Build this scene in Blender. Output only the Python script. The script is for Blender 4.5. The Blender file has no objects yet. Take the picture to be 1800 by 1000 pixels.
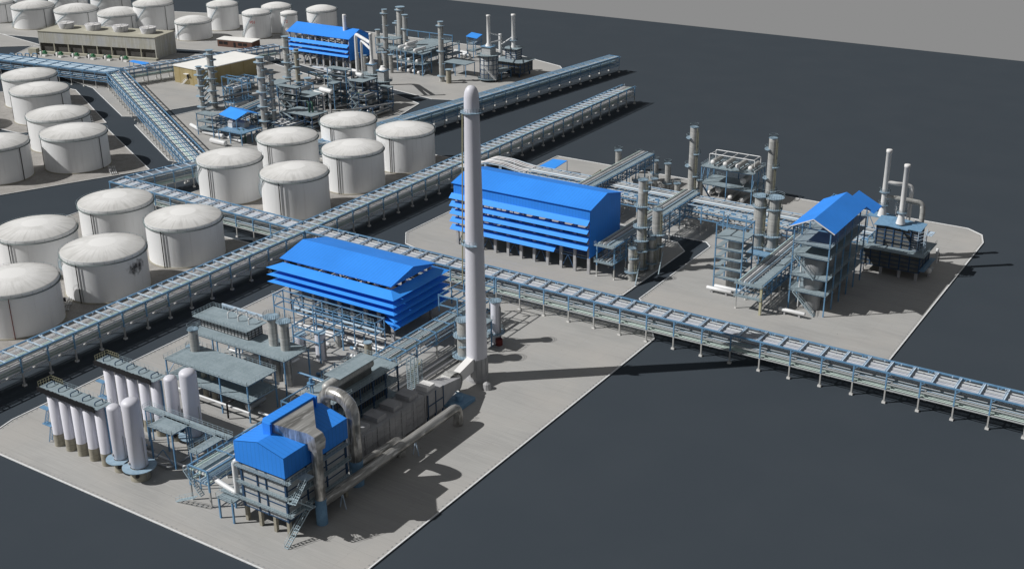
import bpy, bmesh, math, random
from mathutils import Vector as V, Matrix
random.seed(7)
PI = math.pi
SC = bpy.context.scene
COL = SC.collection
# ---------------------------------------------------------------- camera
F_PX, PITCH, ROLL, YAW, CAMZ = 2133.5135, .398265712, -.00848709964, -.576975226, 140.0
_F = V((math.sin(YAW)*math.cos(PITCH), math.cos(YAW)*math.cos(PITCH), -math.sin(PITCH)))
_R0 = V((math.cos(YAW), -math.sin(YAW), 0)); _U0 = _R0.cross(_F)
_R = _R0*math.cos(ROLL)+_U0*math.sin(ROLL); _U = -_R0*math.sin(ROLL)+_U0*math.cos(ROLL)
def at(px, py, z=0.0):
    """world x, y of a spot seen in the survey picture that lies z metres above the ground"""
    d = _F*F_PX+_R*(px-900)-_U*(py-500); t = (z-CAMZ)/d.z
    return d.x*t, d.y*t
def proj(p):
    v = V(p)-V((0, 0, CAMZ)); w = v.dot(_F)
    return 900+F_PX*v.dot(_R)/w, 500-F_PX*v.dot(_U)/w
def hgt(bx, by, ty):
    x, y = at(bx, by); lo, hi = 0, 139
    for _ in range(40):
        m = (lo+hi)/2
        if proj((x, y, m))[1] > ty: lo = m
        else: hi = m
    return lo
cd = bpy.data.cameras.new('camera'); cam = bpy.data.objects.new('camera', cd); COL.objects.link(cam)
cam.matrix_world = Matrix.Translation((0, 0, CAMZ)) @ Matrix((_R, _U, -_F)).transposed().to_4x4()
cd.sensor_width = 36; cd.lens = 36*F_PX/1800; cd.clip_end = 5000; cd.clip_start = 1
SC.camera = cam
# ---------------------------------------------------------------- light
w = bpy.data.worlds.new('World'); SC.world = w; w.use_nodes = True
_n, _l = w.node_tree.nodes, w.node_tree.links
_bg = _n['Background']; _bg.inputs[1].default_value = 1
_tc = _n.new('ShaderNodeTexCoord'); _sx = _n.new('ShaderNodeSeparateXYZ'); _l.new(_tc.outputs['Generated'], _sx.inputs[0])
_rp = _n.new('ShaderNodeValToRGB'); _l.new(_sx.outputs[2], _rp.inputs[0])          # overcast-grey backdrop low down, dimmer sky overhead
_rp.color_ramp.elements[0].position = .0; _rp.color_ramp.elements[0].color = (.262, .262, .262, 1)
_rp.color_ramp.elements[1].position = .12; _rp.color_ramp.elements[1].color = (.160, .165, .172, 1)
_l.new(_rp.outputs[0], _bg.inputs[0])
sd = bpy.data.lights.new('sun', 'SUN'); so = bpy.data.objects.new('sun', sd); COL.objects.link(so)
az, el = math.radians(39.3), math.radians(42.2)
so.rotation_euler = V((math.cos(az)*math.cos(el), math.sin(az)*math.cos(el), -math.sin(el))).to_track_quat('-Z', 'Y').to_euler()
sd.energy = 4.15; sd.angle = math.radians(.5); sd.color = (1, .985, .96)
SC.view_settings.view_transform = 'Standard'; SC.view_settings.look = 'None'
SC.view_settings.exposure = 0; SC.view_settings.gamma = 1
# ---------------------------------------------------------------- materials
def nmat(name, col, rough=.6, metal=0, noise=None, stripes=(), zone=(), bump=0, spec=.4, rad=None):
    """noise: list of (scale, (sx,sy,sz), colour, lo, hi); stripes: (axis, period, width, colour, amount); zone: (z, colour) below z"""
    m = bpy.data.materials.new(name); m.use_nodes = True; nt = m.node_tree; N = nt.nodes; L = nt.links
    b = N['Principled BSDF']; b.inputs['Roughness'].default_value = rough; b.inputs['Metallic'].default_value = metal
    b.inputs['Specular IOR Level'].default_value = spec
    tc = N.new('ShaderNodeTexCoord'); sep = N.new('ShaderNodeSeparateXYZ'); L.new(tc.outputs['Object'], sep.inputs[0])
    geo = N.new('ShaderNodeNewGeometry')
    def mix(fac, a, c):
        x = N.new('ShaderNodeMix'); x.data_type = 'RGBA'; L.new(fac, x.inputs[0])
        if isinstance(a, tuple): x.inputs[6].default_value = (*a, 1)
        else: L.new(a, x.inputs[6])
        x.inputs[7].default_value = (*c, 1); return x.outputs[2]
    def mth(op, a, v=None, w2=None):
        x = N.new('ShaderNodeMath'); x.operation = op
        for i, q in enumerate((a, v, w2)):
            if q is None: continue
            if isinstance(q, (int, float)): x.inputs[i].default_value = q
            else: L.new(q, x.inputs[i])
        return x.outputs[0]
    cur = tuple(col)
    hgtv = None
    for (z, c) in zone:
        f = mth('LESS_THAN', sep.outputs[2], z); cur = mix(f, cur, c)
    for (sc, st, c, lo, hi) in (noise or ()):
        mp = N.new('ShaderNodeMapping'); mp.inputs['Scale'].default_value = st; L.new(geo.outputs['Position'], mp.inputs[0])
        t = N.new('ShaderNodeTexNoise'); t.inputs['Scale'].default_value = sc; t.inputs['Detail'].default_value = 4; L.new(mp.outputs[0], t.inputs[0])
        r = N.new('ShaderNodeMapRange'); r.inputs[1].default_value = lo; r.inputs[2].default_value = hi; L.new(t.outputs[0], r.inputs[0])
        cur = mix(r.outputs[0], cur, c)
    rr = None
    if rad:
        rr = mth('SQRT', mth('ADD', mth('MULTIPLY', sep.outputs[0], sep.outputs[0]), mth('MULTIPLY', sep.outputs[1], sep.outputs[1])))
        nz = N.new('ShaderNodeTexNoise'); nz.inputs['Scale'].default_value = 1.2; L.new(geo.outputs['Position'], nz.inputs[0])
        rw = mth('ADD', rr, mth('MULTIPLY', nz.outputs[0], 1.2))
        a_ = N.new('ShaderNodeMapRange'); a_.inputs[1].default_value = 7.5; a_.inputs[2].default_value = 12.8; L.new(rw, a_.inputs[0]); cur = mix(a_.outputs[0], cur, rad[0])
        b_ = N.new('ShaderNodeMapRange'); b_.inputs[1].default_value = 4.7; b_.inputs[2].default_value = 4.3; L.new(rw, b_.inputs[0])
        c_ = N.new('ShaderNodeMapRange'); c_.inputs[1].default_value = 4.5; c_.inputs[2].default_value = 11; L.new(rr, c_.inputs[0])
    if rad:      # rain streaks running down the roof
        cb = N.new('ShaderNodeCombineXYZ'); an = mth('ARCTAN2', sep.outputs[1], sep.outputs[0])
        L.new(mth('MULTIPLY', mth('COSINE', an), 9.0), cb.inputs[0]); L.new(mth('MULTIPLY', mth('SINE', an), 9.0), cb.inputs[1]); L.new(mth('MULTIPLY', rr, .12), cb.inputs[2])
        oi = N.new('ShaderNodeObjectInfo'); va = N.new('ShaderNodeVectorMath'); va.operation = 'ADD'; L.new(cb.outputs[0], va.inputs[0]); L.new(oi.outputs['Location'], va.inputs[1])
        t3 = N.new('ShaderNodeTexNoise'); t3.inputs['Scale'].default_value = 1.1; t3.inputs['Detail'].default_value = 6; L.new(va.outputs[0], t3.inputs[0])
        m3 = N.new('ShaderNodeMapRange'); m3.inputs[1].default_value = .5; m3.inputs[2].default_value = .68; L.new(t3.outputs[0], m3.inputs[0])
        cur = mix(mth('MULTIPLY', m3.outputs[0], mth('MULTIPLY', c_.outputs[0], .9)), cur, (.44, .435, .42))
    for (ax, per, wd, c, amt) in stripes:
        if ax == 'r':
            a = mth('ARCTAN2', sep.outputs[1], sep.outputs[0]); s = mth('MULTIPLY', a, per/(2*PI))
        else: s = mth('DIVIDE', sep.outputs['xyz'.index(ax)], per)
        f = mth('FRACT', s); f = mth('LESS_THAN', f, wd); g = mth('MULTIPLY', f, amt)
        if ax == 'r' and rad: g = mth('MULTIPLY', g, c_.outputs[0])
        cur = mix(g, cur, c); hgtv = f
    if rad: cur = mix(b_.outputs[0], cur, rad[1])
    if isinstance(cur, tuple): b.inputs['Base Color'].default_value = (*cur, 1)
    else: L.new(cur, b.inputs['Base Color'])
    if bump and hgtv is not None:
        bp = N.new('ShaderNodeBump'); bp.inputs['Strength'].default_value = bump; bp.inputs['Distance'].default_value = .1
        L.new(hgtv, bp.inputs['Height']); L.new(bp.outputs[0], b.inputs['Normal'])
    return m
M = {}
M['ground'] = nmat('dark_ground', (.0445, .0555, .068), .9, spec=.1, noise=[(.05, (1, 1, 1), (.0475, .0585, .071), .4, .7)])
M['pad'] = nmat('concrete', (.365, .362, .352), .85, spec=.2, noise=[
    (.13, (.35, 1.3, 1), (.315, .312, .305), .45, .75), (1.3, (.10, 2.0, 1), (.41, .405, .395), .48, .78), (2.6, (.06, 2.2, 1), (.30, .298, .29), .6, .85),
    (.05, (1, 1, 1), (.41, .395, .375), .45, .75), (6, (1, 1, 1), (.26, .25, .24), .6, .8), (1.3, (1, 1, 1), (.16, .15, .14), .72, .78)],
    stripes=[('y', 6, .012, (.24, .235, .225), .5), ('x', 9, .006, (.26, .255, .245), .5)])
M['pad2'] = nmat('gravelly_concrete', (.33, .315, .30), .9, spec=.2, noise=[
    (.3, (1, 1, 1), (.25, .24, .225), .42, .7), (2.2, (1, 1, 1), (.42, .40, .37), .5, .75), (9, (1, 1, 1), (.2, .19, .18), .55, .8)])
M['kerb'] = nmat('kerb_white', (.72, .73, .74), .7, noise=[(1.5, (1, 1, 1), (.5, .5, .5), .5, .8)])
M['steel'] = nmat('blue_steel', (.15, .30, .47), .5, noise=[(.6, (1, 1, 1), (.10, .22, .37), .4, .7)])
M['steel_l'] = nmat('pale_blue_steel', (.52, .63, .74), .5, noise=[(.8, (1, 1, 1), (.30, .42, .56), .4, .7)])
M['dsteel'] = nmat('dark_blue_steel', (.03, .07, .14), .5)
M['rackcol'] = nmat('rack_column_paint', (.15, .30, .47), .55, zone=[(3.6, (.42, .42, .41)), (.5, (.75, .74, .72))])
M['grate'] = nmat('deck_plate', (.27, .335, .37), .6, noise=[(.35, (1, 1, 1), (.22, .28, .31), .4, .65), (2.2, (1, 1, 1), (.33, .39, .42), .5, .8)],
    stripes=[('x', 1.6, .06, (.16, .22, .25), .5), ('y', 1.6, .06, (.16, .22, .25), .5)])
M['bdeck'] = nmat('blue_platform', (.17, .315, .47), .6, noise=[(1.2, (1, 1, 1), (.13, .25, .39), .4, .7)])
M['ringd'] = nmat('ring_platform', (.30, .41, .50), .6, noise=[(1.2, (1, 1, 1), (.22, .33, .43), .4, .7)])
M['rail'] = nmat('railing_steel', (.34, .43, .48), .6)
M['rimst'] = nmat('tank_rim_steel', (.16, .20, .20), .6)
M['yrail'] = nmat('railing_yellow', (.30, .29, .19), .6)
M['white'] = nmat('white_paint', (.78, .77, .76), .45, noise=[(.25, (1, 1, .25), (.68, .67, .66), .45, .75)])
M['roofwhite'] = nmat('white_roofing', (.90, .89, .86), .6, noise=[(.15, (1, 1, 1), (.84, .83, .80), .45, .75)])
M['whitev'] = nmat('vessel_white', (.66, .66, .72), .45, noise=[(.3, (1, 1, .2), (.58, .58, .64), .45, .75)])
M['skirt'] = nmat('beige_skirt', (.33, .31, .25), .8, noise=[(1.2, (1, 1, 2), (.26, .24, .2), .45, .7)], stripes=[('z', 1.5, .05, (.2, .19, .16), .5)])
M['tank'] = nmat('tank_white', (.80, .805, .81), .45, noise=[(.05, (1, 1, .3), (.70, .71, .72), .5, .72), (1.0, (1, 1, .07), (.70, .70, .70), .55, .8)],
    stripes=[('z', 2.3, .012, (.6, .6, .6), .3)])
M['roofw'] = nmat('tank_roof', (.74, .735, .725), .6, noise=[(.22, (1, 1, 1), (.64, .635, .62), .45, .7), (2.5, (1, 1, 1), (.60, .59, .575), .55, .8)],
    stripes=[('r', 38, .14, (.50, .49, .48), .4)], rad=((.52, .515, .50), (.79, .785, .775)))
M['roofc'] = nmat('tank_roof_crown', (.72, .715, .70), .6, noise=[(1.5, (1, 1, 1), (.62, .61, .59), .5, .8)])
M['pblue_d'] = nmat('pipe_slate_blue', (.17, .27, .37), .5, noise=[(.25, (1, 1, 1), (.12, .21, .31), .4, .7)])
M['soot'] = nmat('soot_stain', (.10, .10, .105), .8)
def _soot():
    m = M['soot']; nt = m.node_tree; N, L = nt.nodes, nt.links; b = N['Principled BSDF']
    uv = N.new('ShaderNodeUVMap'); vs = N.new('ShaderNodeVectorMath'); vs.operation = 'LENGTH'; L.new(uv.outputs[0], vs.inputs[0])
    g = N.new('ShaderNodeNewGeometry'); t = N.new('ShaderNodeTexNoise'); t.inputs['Scale'].default_value = .9; t.inputs['Detail'].default_value = 5; L.new(g.outputs['Position'], t.inputs[0])
    a = N.new('ShaderNodeMath'); a.operation = 'MULTIPLY_ADD'; L.new(vs.outputs['Value'], a.inputs[0]); a.inputs[1].default_value = -.55; L.new(t.outputs[0], a.inputs[2])
    r = N.new('ShaderNodeMapRange'); r.inputs[1].default_value = .02; r.inputs[2].default_value = .42; r.inputs[4].default_value = .85; L.new(a.outputs[0], r.inputs[0]); L.new(r.outputs[0], b.inputs['Alpha'])
_soot()
M['black'] = nmat('black_paint', (.012, .012, .014), .5)
M['green'] = nmat('dark_green_pipe', (.02, .07, .05), .5)
M['pumpg'] = nmat('pump_green', (.06, .22, .11), .5)
M['red'] = nmat('red_paint', (.12, .012, .012), .5)
M['redtxt'] = nmat('red_lettering', (.6, .09, .08), .6)
def blue(nm, ax, col=(.040, .285, .92)):
    dk = tuple(c*.72 for c in col)
    return nmat(nm, col, .55, spec=.25, noise=[(.08, (1, 1, 1), tuple(c*.86 for c in col), .4, .7), (.9, (1, 1, 1), tuple(c*.93 for c in col), .5, .7)], stripes=[(ax, 1.1, .16, dk, .55)], bump=.25)
M['bluex'] = blue('blue_sheet_cladding', 'x'); M['bluey'] = blue('blue_sheet_cladding_gable', 'y')
M['blueslat'] = nmat('blue_sheet_louvre', (.05, .33, .95), .5, spec=.25, noise=[(.15, (1, 1, 1), (.045, .30, .90), .4, .7)])
M['conc'] = nmat('concrete_column', (.42, .42, .43), .8, noise=[(.6, (1, 1, 1), (.33, .33, .34), .4, .7)])
M['tcol'] = nmat('insulated_metal', (.47, .47, .455), .45, .15, noise=[(.6, (3, 3, .12), (.33, .33, .315), .42, .68), (.8, (.2, .2, 1.2), (.60, .60, .58), .55, .75)],
    stripes=[('z', 1.9, .06, (.24, .24, .225), .7)])
M['duct'] = nmat('galvanised_duct', (.54, .53, .505), .28, .6, noise=[(.5, (1, .12, .5), (.27, .265, .25), .45, .58), (1.6, (1.8, .15, .25), (.72, .71, .69), .52, .68)])  # dark and bright lengthwise streaks paint in reflections and sunlit contrast
M['pw'] = nmat('pipe_white', (.76, .77, .78), .45, noise=[(.2, (1, 1, 1), (.62, .62, .62), .4, .7)])
M['pg'] = nmat('pipe_grey', (.34, .35, .36), .4, .3, noise=[(.2, (1, 1, 1), (.25, .26, .27), .4, .7)])
M['pp'] = nmat('pipe_pinkish', (.64, .61, .62), .5, noise=[(.2, (1, 1, 1), (.54, .51, .51), .4, .7)])
M['plav'] = nmat('pipe_lavender_grey', (.47, .49, .54), .5, noise=[(.25, (1, 1, 1), (.38, .40, .45), .4, .7)])
M['pgy'] = nmat('pipe_light_grey', (.47, .49, .50), .45)
M['pgr'] = nmat('pipe_pale_green', (.58, .69, .64), .5, noise=[(.2, (1, 1, 1), (.50, .60, .56), .4, .7)])
M['pbl'] = nmat('pipe_pale_blue', (.38, .50, .60), .5)
M['grey'] = nmat('grey_casing', (.40, .40, .41), .6, noise=[(.4, (1, 1, 1), (.32, .32, .33), .4, .7)])
M['panel'] = nmat('panel_grey', (.46, .475, .48), .7, noise=[(.5, (1, 1, 3), (.38, .39, .40), .4, .7)], stripes=[('z', 1.05, .07, (.17, .18, .18), .6)])
M['dpanel'] = nmat('dark_panel', (.15, .155, .15), .65, noise=[(.5, (1, 1, 1), (.10, .105, .10), .4, .7)], stripes=[('z', .7, .12, (.06, .065, .065), .6)])
M['tan'] = nmat('tan_cladding', (.38, .31, .165), .8, noise=[(.3, (1, 1, 1), (.33, .27, .14), .4, .7)], stripes=[('x', .8, .1, (.27, .20, .07), .5), ('y', .8, .1, (.27, .20, .07), .5)])
M['cool'] = nmat('cooling_tower_wall', (.50, .50, .47), .85, noise=[(.35, (3, 3, .25), (.42, .41, .35), .42, .62), (.2, (1, 1, 1), (.45, .46, .475), .5, .7)],
    stripes=[('x', 2.4, .05, (.34, .335, .3), .6), ('z', 2.0, .05, (.37, .36, .34), .5)])
M['coolroof'] = nmat('cooling_tower_deck', (.42, .405, .335), .9, noise=[(.3, (1, 1, 1), (.36, .345, .28), .4, .7)])
M['grate_shaded'] = nmat('shaded_deck_plate', (.13, .16, .18), .7)  # deck plate again, darkened to paint in the shade between floors
M['hole'] = nmat('dark_fill', (.075, .072, .068), .9, noise=[(.4, (1, 1, 1), (.12, .115, .11), .5, .7)])
M['fan'] = nmat('fan_stack', (.62, .62, .64), .6, stripes=[('r', 40, .3, (.36, .36, .38), .6)])
M['brick'] = nmat('brick_wall', (.14, .075, .055), .85, noise=[(2, (1, 1, 3), (.10, .05, .04), .4, .7)])
M['yellow'] = nmat('faded_yellow', (.46, .44, .30), .7)
M['ltank'] = M['tank']
# ---------------------------------------------------------------- mesh builder
class MB:
    def __init__(s): s.v = []; s.f = []; s.sm = []
    def add(s, vs, fs, smooth=False):
        n = len(s.v); s.v += [tuple(v) for v in vs]; s.f += [tuple(i+n for i in f) for f in fs]; s.sm += [smooth]*len(fs); return s
    def box(s, x0, x1, y0, y1, z0, z1):
        return s.add([(x0, y0, z0), (x1, y0, z0), (x1, y1, z0), (x0, y1, z0), (x0, y0, z1), (x1, y0, z1), (x1, y1, z1), (x0, y1, z1)],
            [(3, 2, 1, 0), (4, 5, 6, 7), (0, 1, 5, 4), (1, 2, 6, 5), (2, 3, 7, 6), (3, 0, 4, 7)])
    def bar(s, p, q, w, h=None):
        h = h or w; p = V(p); q = V(q); d = (q-p)
        if d.length < 1e-5: return s
        d.normalize(); up = V((0, 0, 1)) if abs(d.z) < .95 else V((1, 0, 0))
        a = d.cross(up).normalized()*(w/2); b = a.normalized().cross(d)*(h/2)
        vs = [p-a-b, p+a-b, p+a+b, p-a+b, q-a-b, q+a-b, q+a+b, q-a+b]
        return s.add(vs, [(0, 1, 2, 3), (7, 6, 5, 4), (4, 5, 1, 0), (5, 6, 2, 1), (6, 7, 3, 2), (7, 4, 0, 3)])
    def tube(s, pts, r, n=8, cap=True, radii=None):
        pts = [V(p) for p in pts]; rings = []; prev = None
        for i, p in enumerate(pts):
            d = (pts[min(i+1, len(pts)-1)]-pts[max(i-1, 0)]).normalized()
            if prev is None:
                up = V((0, 0, 1)) if abs(d.z) < .9 else V((1, 0, 0)); a = d.cross(up).normalized()
            else: a = (prev-d*prev.dot(d)).normalized()
            prev = a; b = d.cross(a); rr = radii[i] if radii else r
            rings.append([p+(a*math.cos(2*PI*k/n)+b*math.sin(2*PI*k/n))*rr for k in range(n)])
        vs = [v for rg in rings for v in rg]; fs = []
        for i in range(len(rings)-1):
            for k in range(n): fs.append((i*n+k, i*n+(k+1) % n, (i+1)*n+(k+1) % n, (i+1)*n+k))
        s.add(vs, fs, True)
        if cap: s.add(rings[0], [tuple(range(n))[::-1]]); s.add(rings[-1], [tuple(range(n))])
        return s
    def lathe(s, x, y, prof, n=32, a0=0, a1=None, smooth=True):
        full = a1 is None; a1 = 2*PI if full else a1; m = n if full else n+1
        vs = [(x+r*math.cos(a0+(a1-a0)*k/n), y+r*math.sin(a0+(a1-a0)*k/n), z) for (r, z) in prof for k in range(m)]; fs = []
        for i in range(len(prof)-1):
            for k in range(n): fs.append((i*m+k, i*m+(k+1) % m, (i+1)*m+(k+1) % m, (i+1)*m+k))
        return s.add(vs, fs, smooth)
    def cyl(s, x, y, z0, z1, r, r2=None, n=20):
        r2 = r if r2 is None else r2; s.lathe(x, y, [(r, z0), (r2, z1)], n)
        s.add([(x+r2*math.cos(2*PI*k/n), y+r2*math.sin(2*PI*k/n), z1) for k in range(n)], [tuple(range(n))])
        return s.add([(x+r*math.cos(2*PI*k/n), y+r*math.sin(2*PI*k/n), z0) for k in range(n)], [tuple(range(n))[::-1]])
    def prism(s, pts, z0, z1):
        n = len(pts); s.add([(p[0], p[1], z0) for p in pts]+[(p[0], p[1], z1) for p in pts],
            [tuple(range(n))[::-1], tuple(range(n, 2*n))]+[(i, (i+1) % n, n+(i+1) % n, n+i) for i in range(n)]); return s
    def sheet(s, quad, t=.12):
        q = [V(p) for p in quad]; nn = (q[1]-q[0]).cross(q[-1]-q[0]).normalized()*t; n = len(q)
        return s.add(q+[p-nn for p in q], [tuple(range(n)), tuple(range(n, 2*n))[::-1]]+[(i, n+i, n+(i+1) % n, (i+1) % n) for i in range(n)])
    def rail(s, pts, h=1.1, sp=2.0, w=.07, closed=False, rails=(1.0, .5)):
        pts = [V(p) for p in pts]
        if closed: pts.append(pts[0])
        for a, b in zip(pts, pts[1:]):
            L = (b-a).length; n = max(1, round(L/sp))
            for k in range(n+1):
                p = a.lerp(b, k/n); s.bar(p, p+V((0, 0, h)), w)
            for q in rails: s.bar(a+V((0, 0, h*q)), b+V((0, 0, h*q)), w*.8)
        return s
    def ladder(s, p, q, w=.5, side=(1, 0, 0), sp=.5, t=.07):
        p = V(p); q = V(q); sd_ = V(side).normalized()*w/2; s.bar(p-sd_, q-sd_, t); s.bar(p+sd_, q+sd_, t)
        n = max(2, int((q-p).length/sp))
        for k in range(1, n): c = p.lerp(q, k/n); s.bar(c-sd_, c+sd_, t*.8)
        return s
    def stair(s, p, q, w=1.0, side=(1, 0, 0)):
        p = V(p); q = V(q); sd_ = V(side).normalized()*w/2
        s.bar(p-sd_, q-sd_, .08, .25); s.bar(p+sd_, q+sd_, .08, .25)
        n = max(2, int(abs(q.z-p.z)/.35))
        for k in range(n+1): c = p.lerp(q, k/n); s.bar(c-sd_, c+sd_, .26, .05)
        up = V((0, 0, 1.0))
        for e in (-sd_, sd_):
            s.bar(p+e+up, q+e+up, .06); m_ = max(1, int((q-p).length/1.6))
            for k in range(m_+1): c = p.lerp(q, k/m_)+e; s.bar(c, c+up, .05)
        return s
    def mesh(s, name, off=(0, 0, 0)):
        me = bpy.data.meshes.new(name); ox, oy, oz = off
        me.from_pydata([(a-ox, b-oy, c-oz) for a, b, c in s.v], [], s.f); me.polygons.foreach_set('use_smooth', s.sm); me.update(); return me
    def build(s, name, mat, par=None, local=False):
        off = (0, 0, 0) if (par is None or local) else tuple(par.get('_o', par.location))
        o = bpy.data.objects.new(name, s.mesh(name, off)); COL.objects.link(o)
        o.data.materials.append(M[mat] if isinstance(mat, str) else mat)
        if par is not None:
            o.parent = par; OFF[o] = OFF.get(par, off)
        return o
OFF = {}
def thing(name, label, cat, x, y, z=0, group=None, rz=0):
    o = bpy.data.objects.new(name, None); COL.objects.link(o); o.empty_display_size = .5
    o.location = (x, y, z); o.rotation_euler.z = rz; o['label'] = label; o['category'] = cat
    if group: o['group'] = group
    return o
def part(mb, name, mat, par):
    """world-space mesh put under a thing (or under a part of a thing)"""
    root = par
    while root.parent: root = root.parent
    off = tuple(root.location)
    o = bpy.data.objects.new(name, mb.mesh(name, off)); COL.objects.link(o); o.data.materials.append(M[mat]); o.parent = par; return o
def lpart(mb, name, mat, par):
    """mesh already in the thing's own space"""
    o = bpy.data.objects.new(name, mb.mesh(name)); COL.objects.link(o); o.data.materials.append(M[mat]); o.parent = par; return o
def rep(par, name, me, mat, locs):
    if not me.materials: me.materials.append(M[mat])
    for l in locs:
        o = bpy.data.objects.new(name, me); COL.objects.link(o); o.parent = par; o.location = l
def struct(mb, name, mat):
    o = bpy.data.objects.new(name, mb.mesh(name)); COL.objects.link(o); o.data.materials.append(M[mat]); o['kind'] = 'structure'; return o
def kids(o): return [c for c in bpy.data.objects if c.parent == o]
def copy_tree(o, loc, label, rz=None):
    c = o.copy(); COL.objects.link(c); c.location = loc; c['label'] = label
    if rz is not None: c.rotation_euler.z = rz
    for k in kids(o):
        d = k.copy(); COL.objects.link(d); d.parent = c
        for k2 in kids(k): e = k2.copy(); COL.objects.link(e); e.parent = d
    return c
def bend(pts, r=1.5, n=6):
    """polyline with rounded corners"""
    pts = [V(p) for p in pts]; out = [pts[0]]
    for a, b, c in zip(pts, pts[1:], pts[2:]):
        d1 = (a-b); d2 = (c-b); rr = min(r, d1.length*.49, d2.length*.49); p = b+d1.normalized()*rr; q = b+d2.normalized()*rr
        for k in range(n+1): t = k/n; out.append(p*(1-t)**2+b*2*t*(1-t)+q*t*t)
    out.append(pts[-1]); return out
# ================================================================ SETTING
struct(MB().add([(-1600, -300, 0), (900, -300, 0), (900, 670, 0), (-1600, 670, 0)], [(0, 1, 2, 3)]), 'ground', 'ground')
def pad(pts, mat='pad', kerb=True, z=.16, dash=False):
    struct(MB().prism(pts, -.3, z), 'concrete_pad', mat)
    if kerb:
        k = MB(); n = len(pts); c = V((sum(p[0] for p in pts)/n, sum(p[1] for p in pts)/n, 0))
        for i in range(n):
            a = V((*pts[i], z+.06)); b = V((*pts[(i+1) % n], z+.06)); k.bar(a, b, .3, .22)
            d = (b-a).normalized(); nn = V((-d.y, d.x, 0)); 
            if nn.dot(c-a) < 0: nn = -nn
            m_ = int((b-a).length/1.4)
            if dash:
                g = MB()
                for j in range(m_): p = a.lerp(b, (j+.3)/m_)+nn*.75; p.z = z+.02; g.bar(p, p+d*.45, .16, .04)
                struct(g, 'kerb_marks', 'pg')
        struct(k, 'kerb', 'kerb')
pad([(-231, 135.5), (-128.5, 135.5), (-128.5, 267), (-130.5, 270), (-237, 270), (-237, 147), (-235, 139)], dash=True)
pad([(-235, 297), (-229, 289), (-222, 286.8), (-152, 286.8), (-149.5, 288.6), (-149.5, 330), (-155, 336), (-235, 336)], dash=True)
pad([(-144.3, 289), (-142.3, 286.8), (-71.5, 286.8), (-71.5, 387), (-73.5, 394), (-79, 398), (-237, 398), (-237, 341), (-147, 341), (-144.3, 338)], dash=True)
pad([(-345, 152), (-258.5, 152), (-258.5, 262.5), (-345, 262.5)], 'pad2')
pad([(-327, 276), (-258.5, 276), (-258.5, 374), (-327, 374)], 'pad2')
pad([(-470, 180), (-382, 180), (-386, 248), (-374, 275), (-362, 300.5), (-424, 332), (-447, 303), (-520, 250)], 'pad2')
pad([(-450, 307), (-431.5, 338), (-493, 371), (-500, 371), (-560, 310)], 'pad2')
pad([(-489, 378), (-434, 349), (-427, 353), (-424, 369), (-419, 382), (-404, 450), (-470, 470), (-600, 427), (-585, 400)])
pad([(-418, 342), (-365, 313), (-352, 314), (-334, 318), (-320, 380), (-334, 436), (-360, 446), (-397, 452), (-412, 384)])
pad([(-640, 440), (-560, 455), (-500, 470), (-471, 478), (-480, 555), (-560, 560), (-760, 500), (-740, 440)], 'pad')
pad([(-466, 477), (-398, 459), (-334, 446), (-318, 452), (-308, 524), (-318, 536), (-375, 556), (-470, 556)])
pad([(-651, 441), (-700, 418), (-640, 395), (-600, 427), (-596, 431)], 'pad')
D = math.radians
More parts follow.
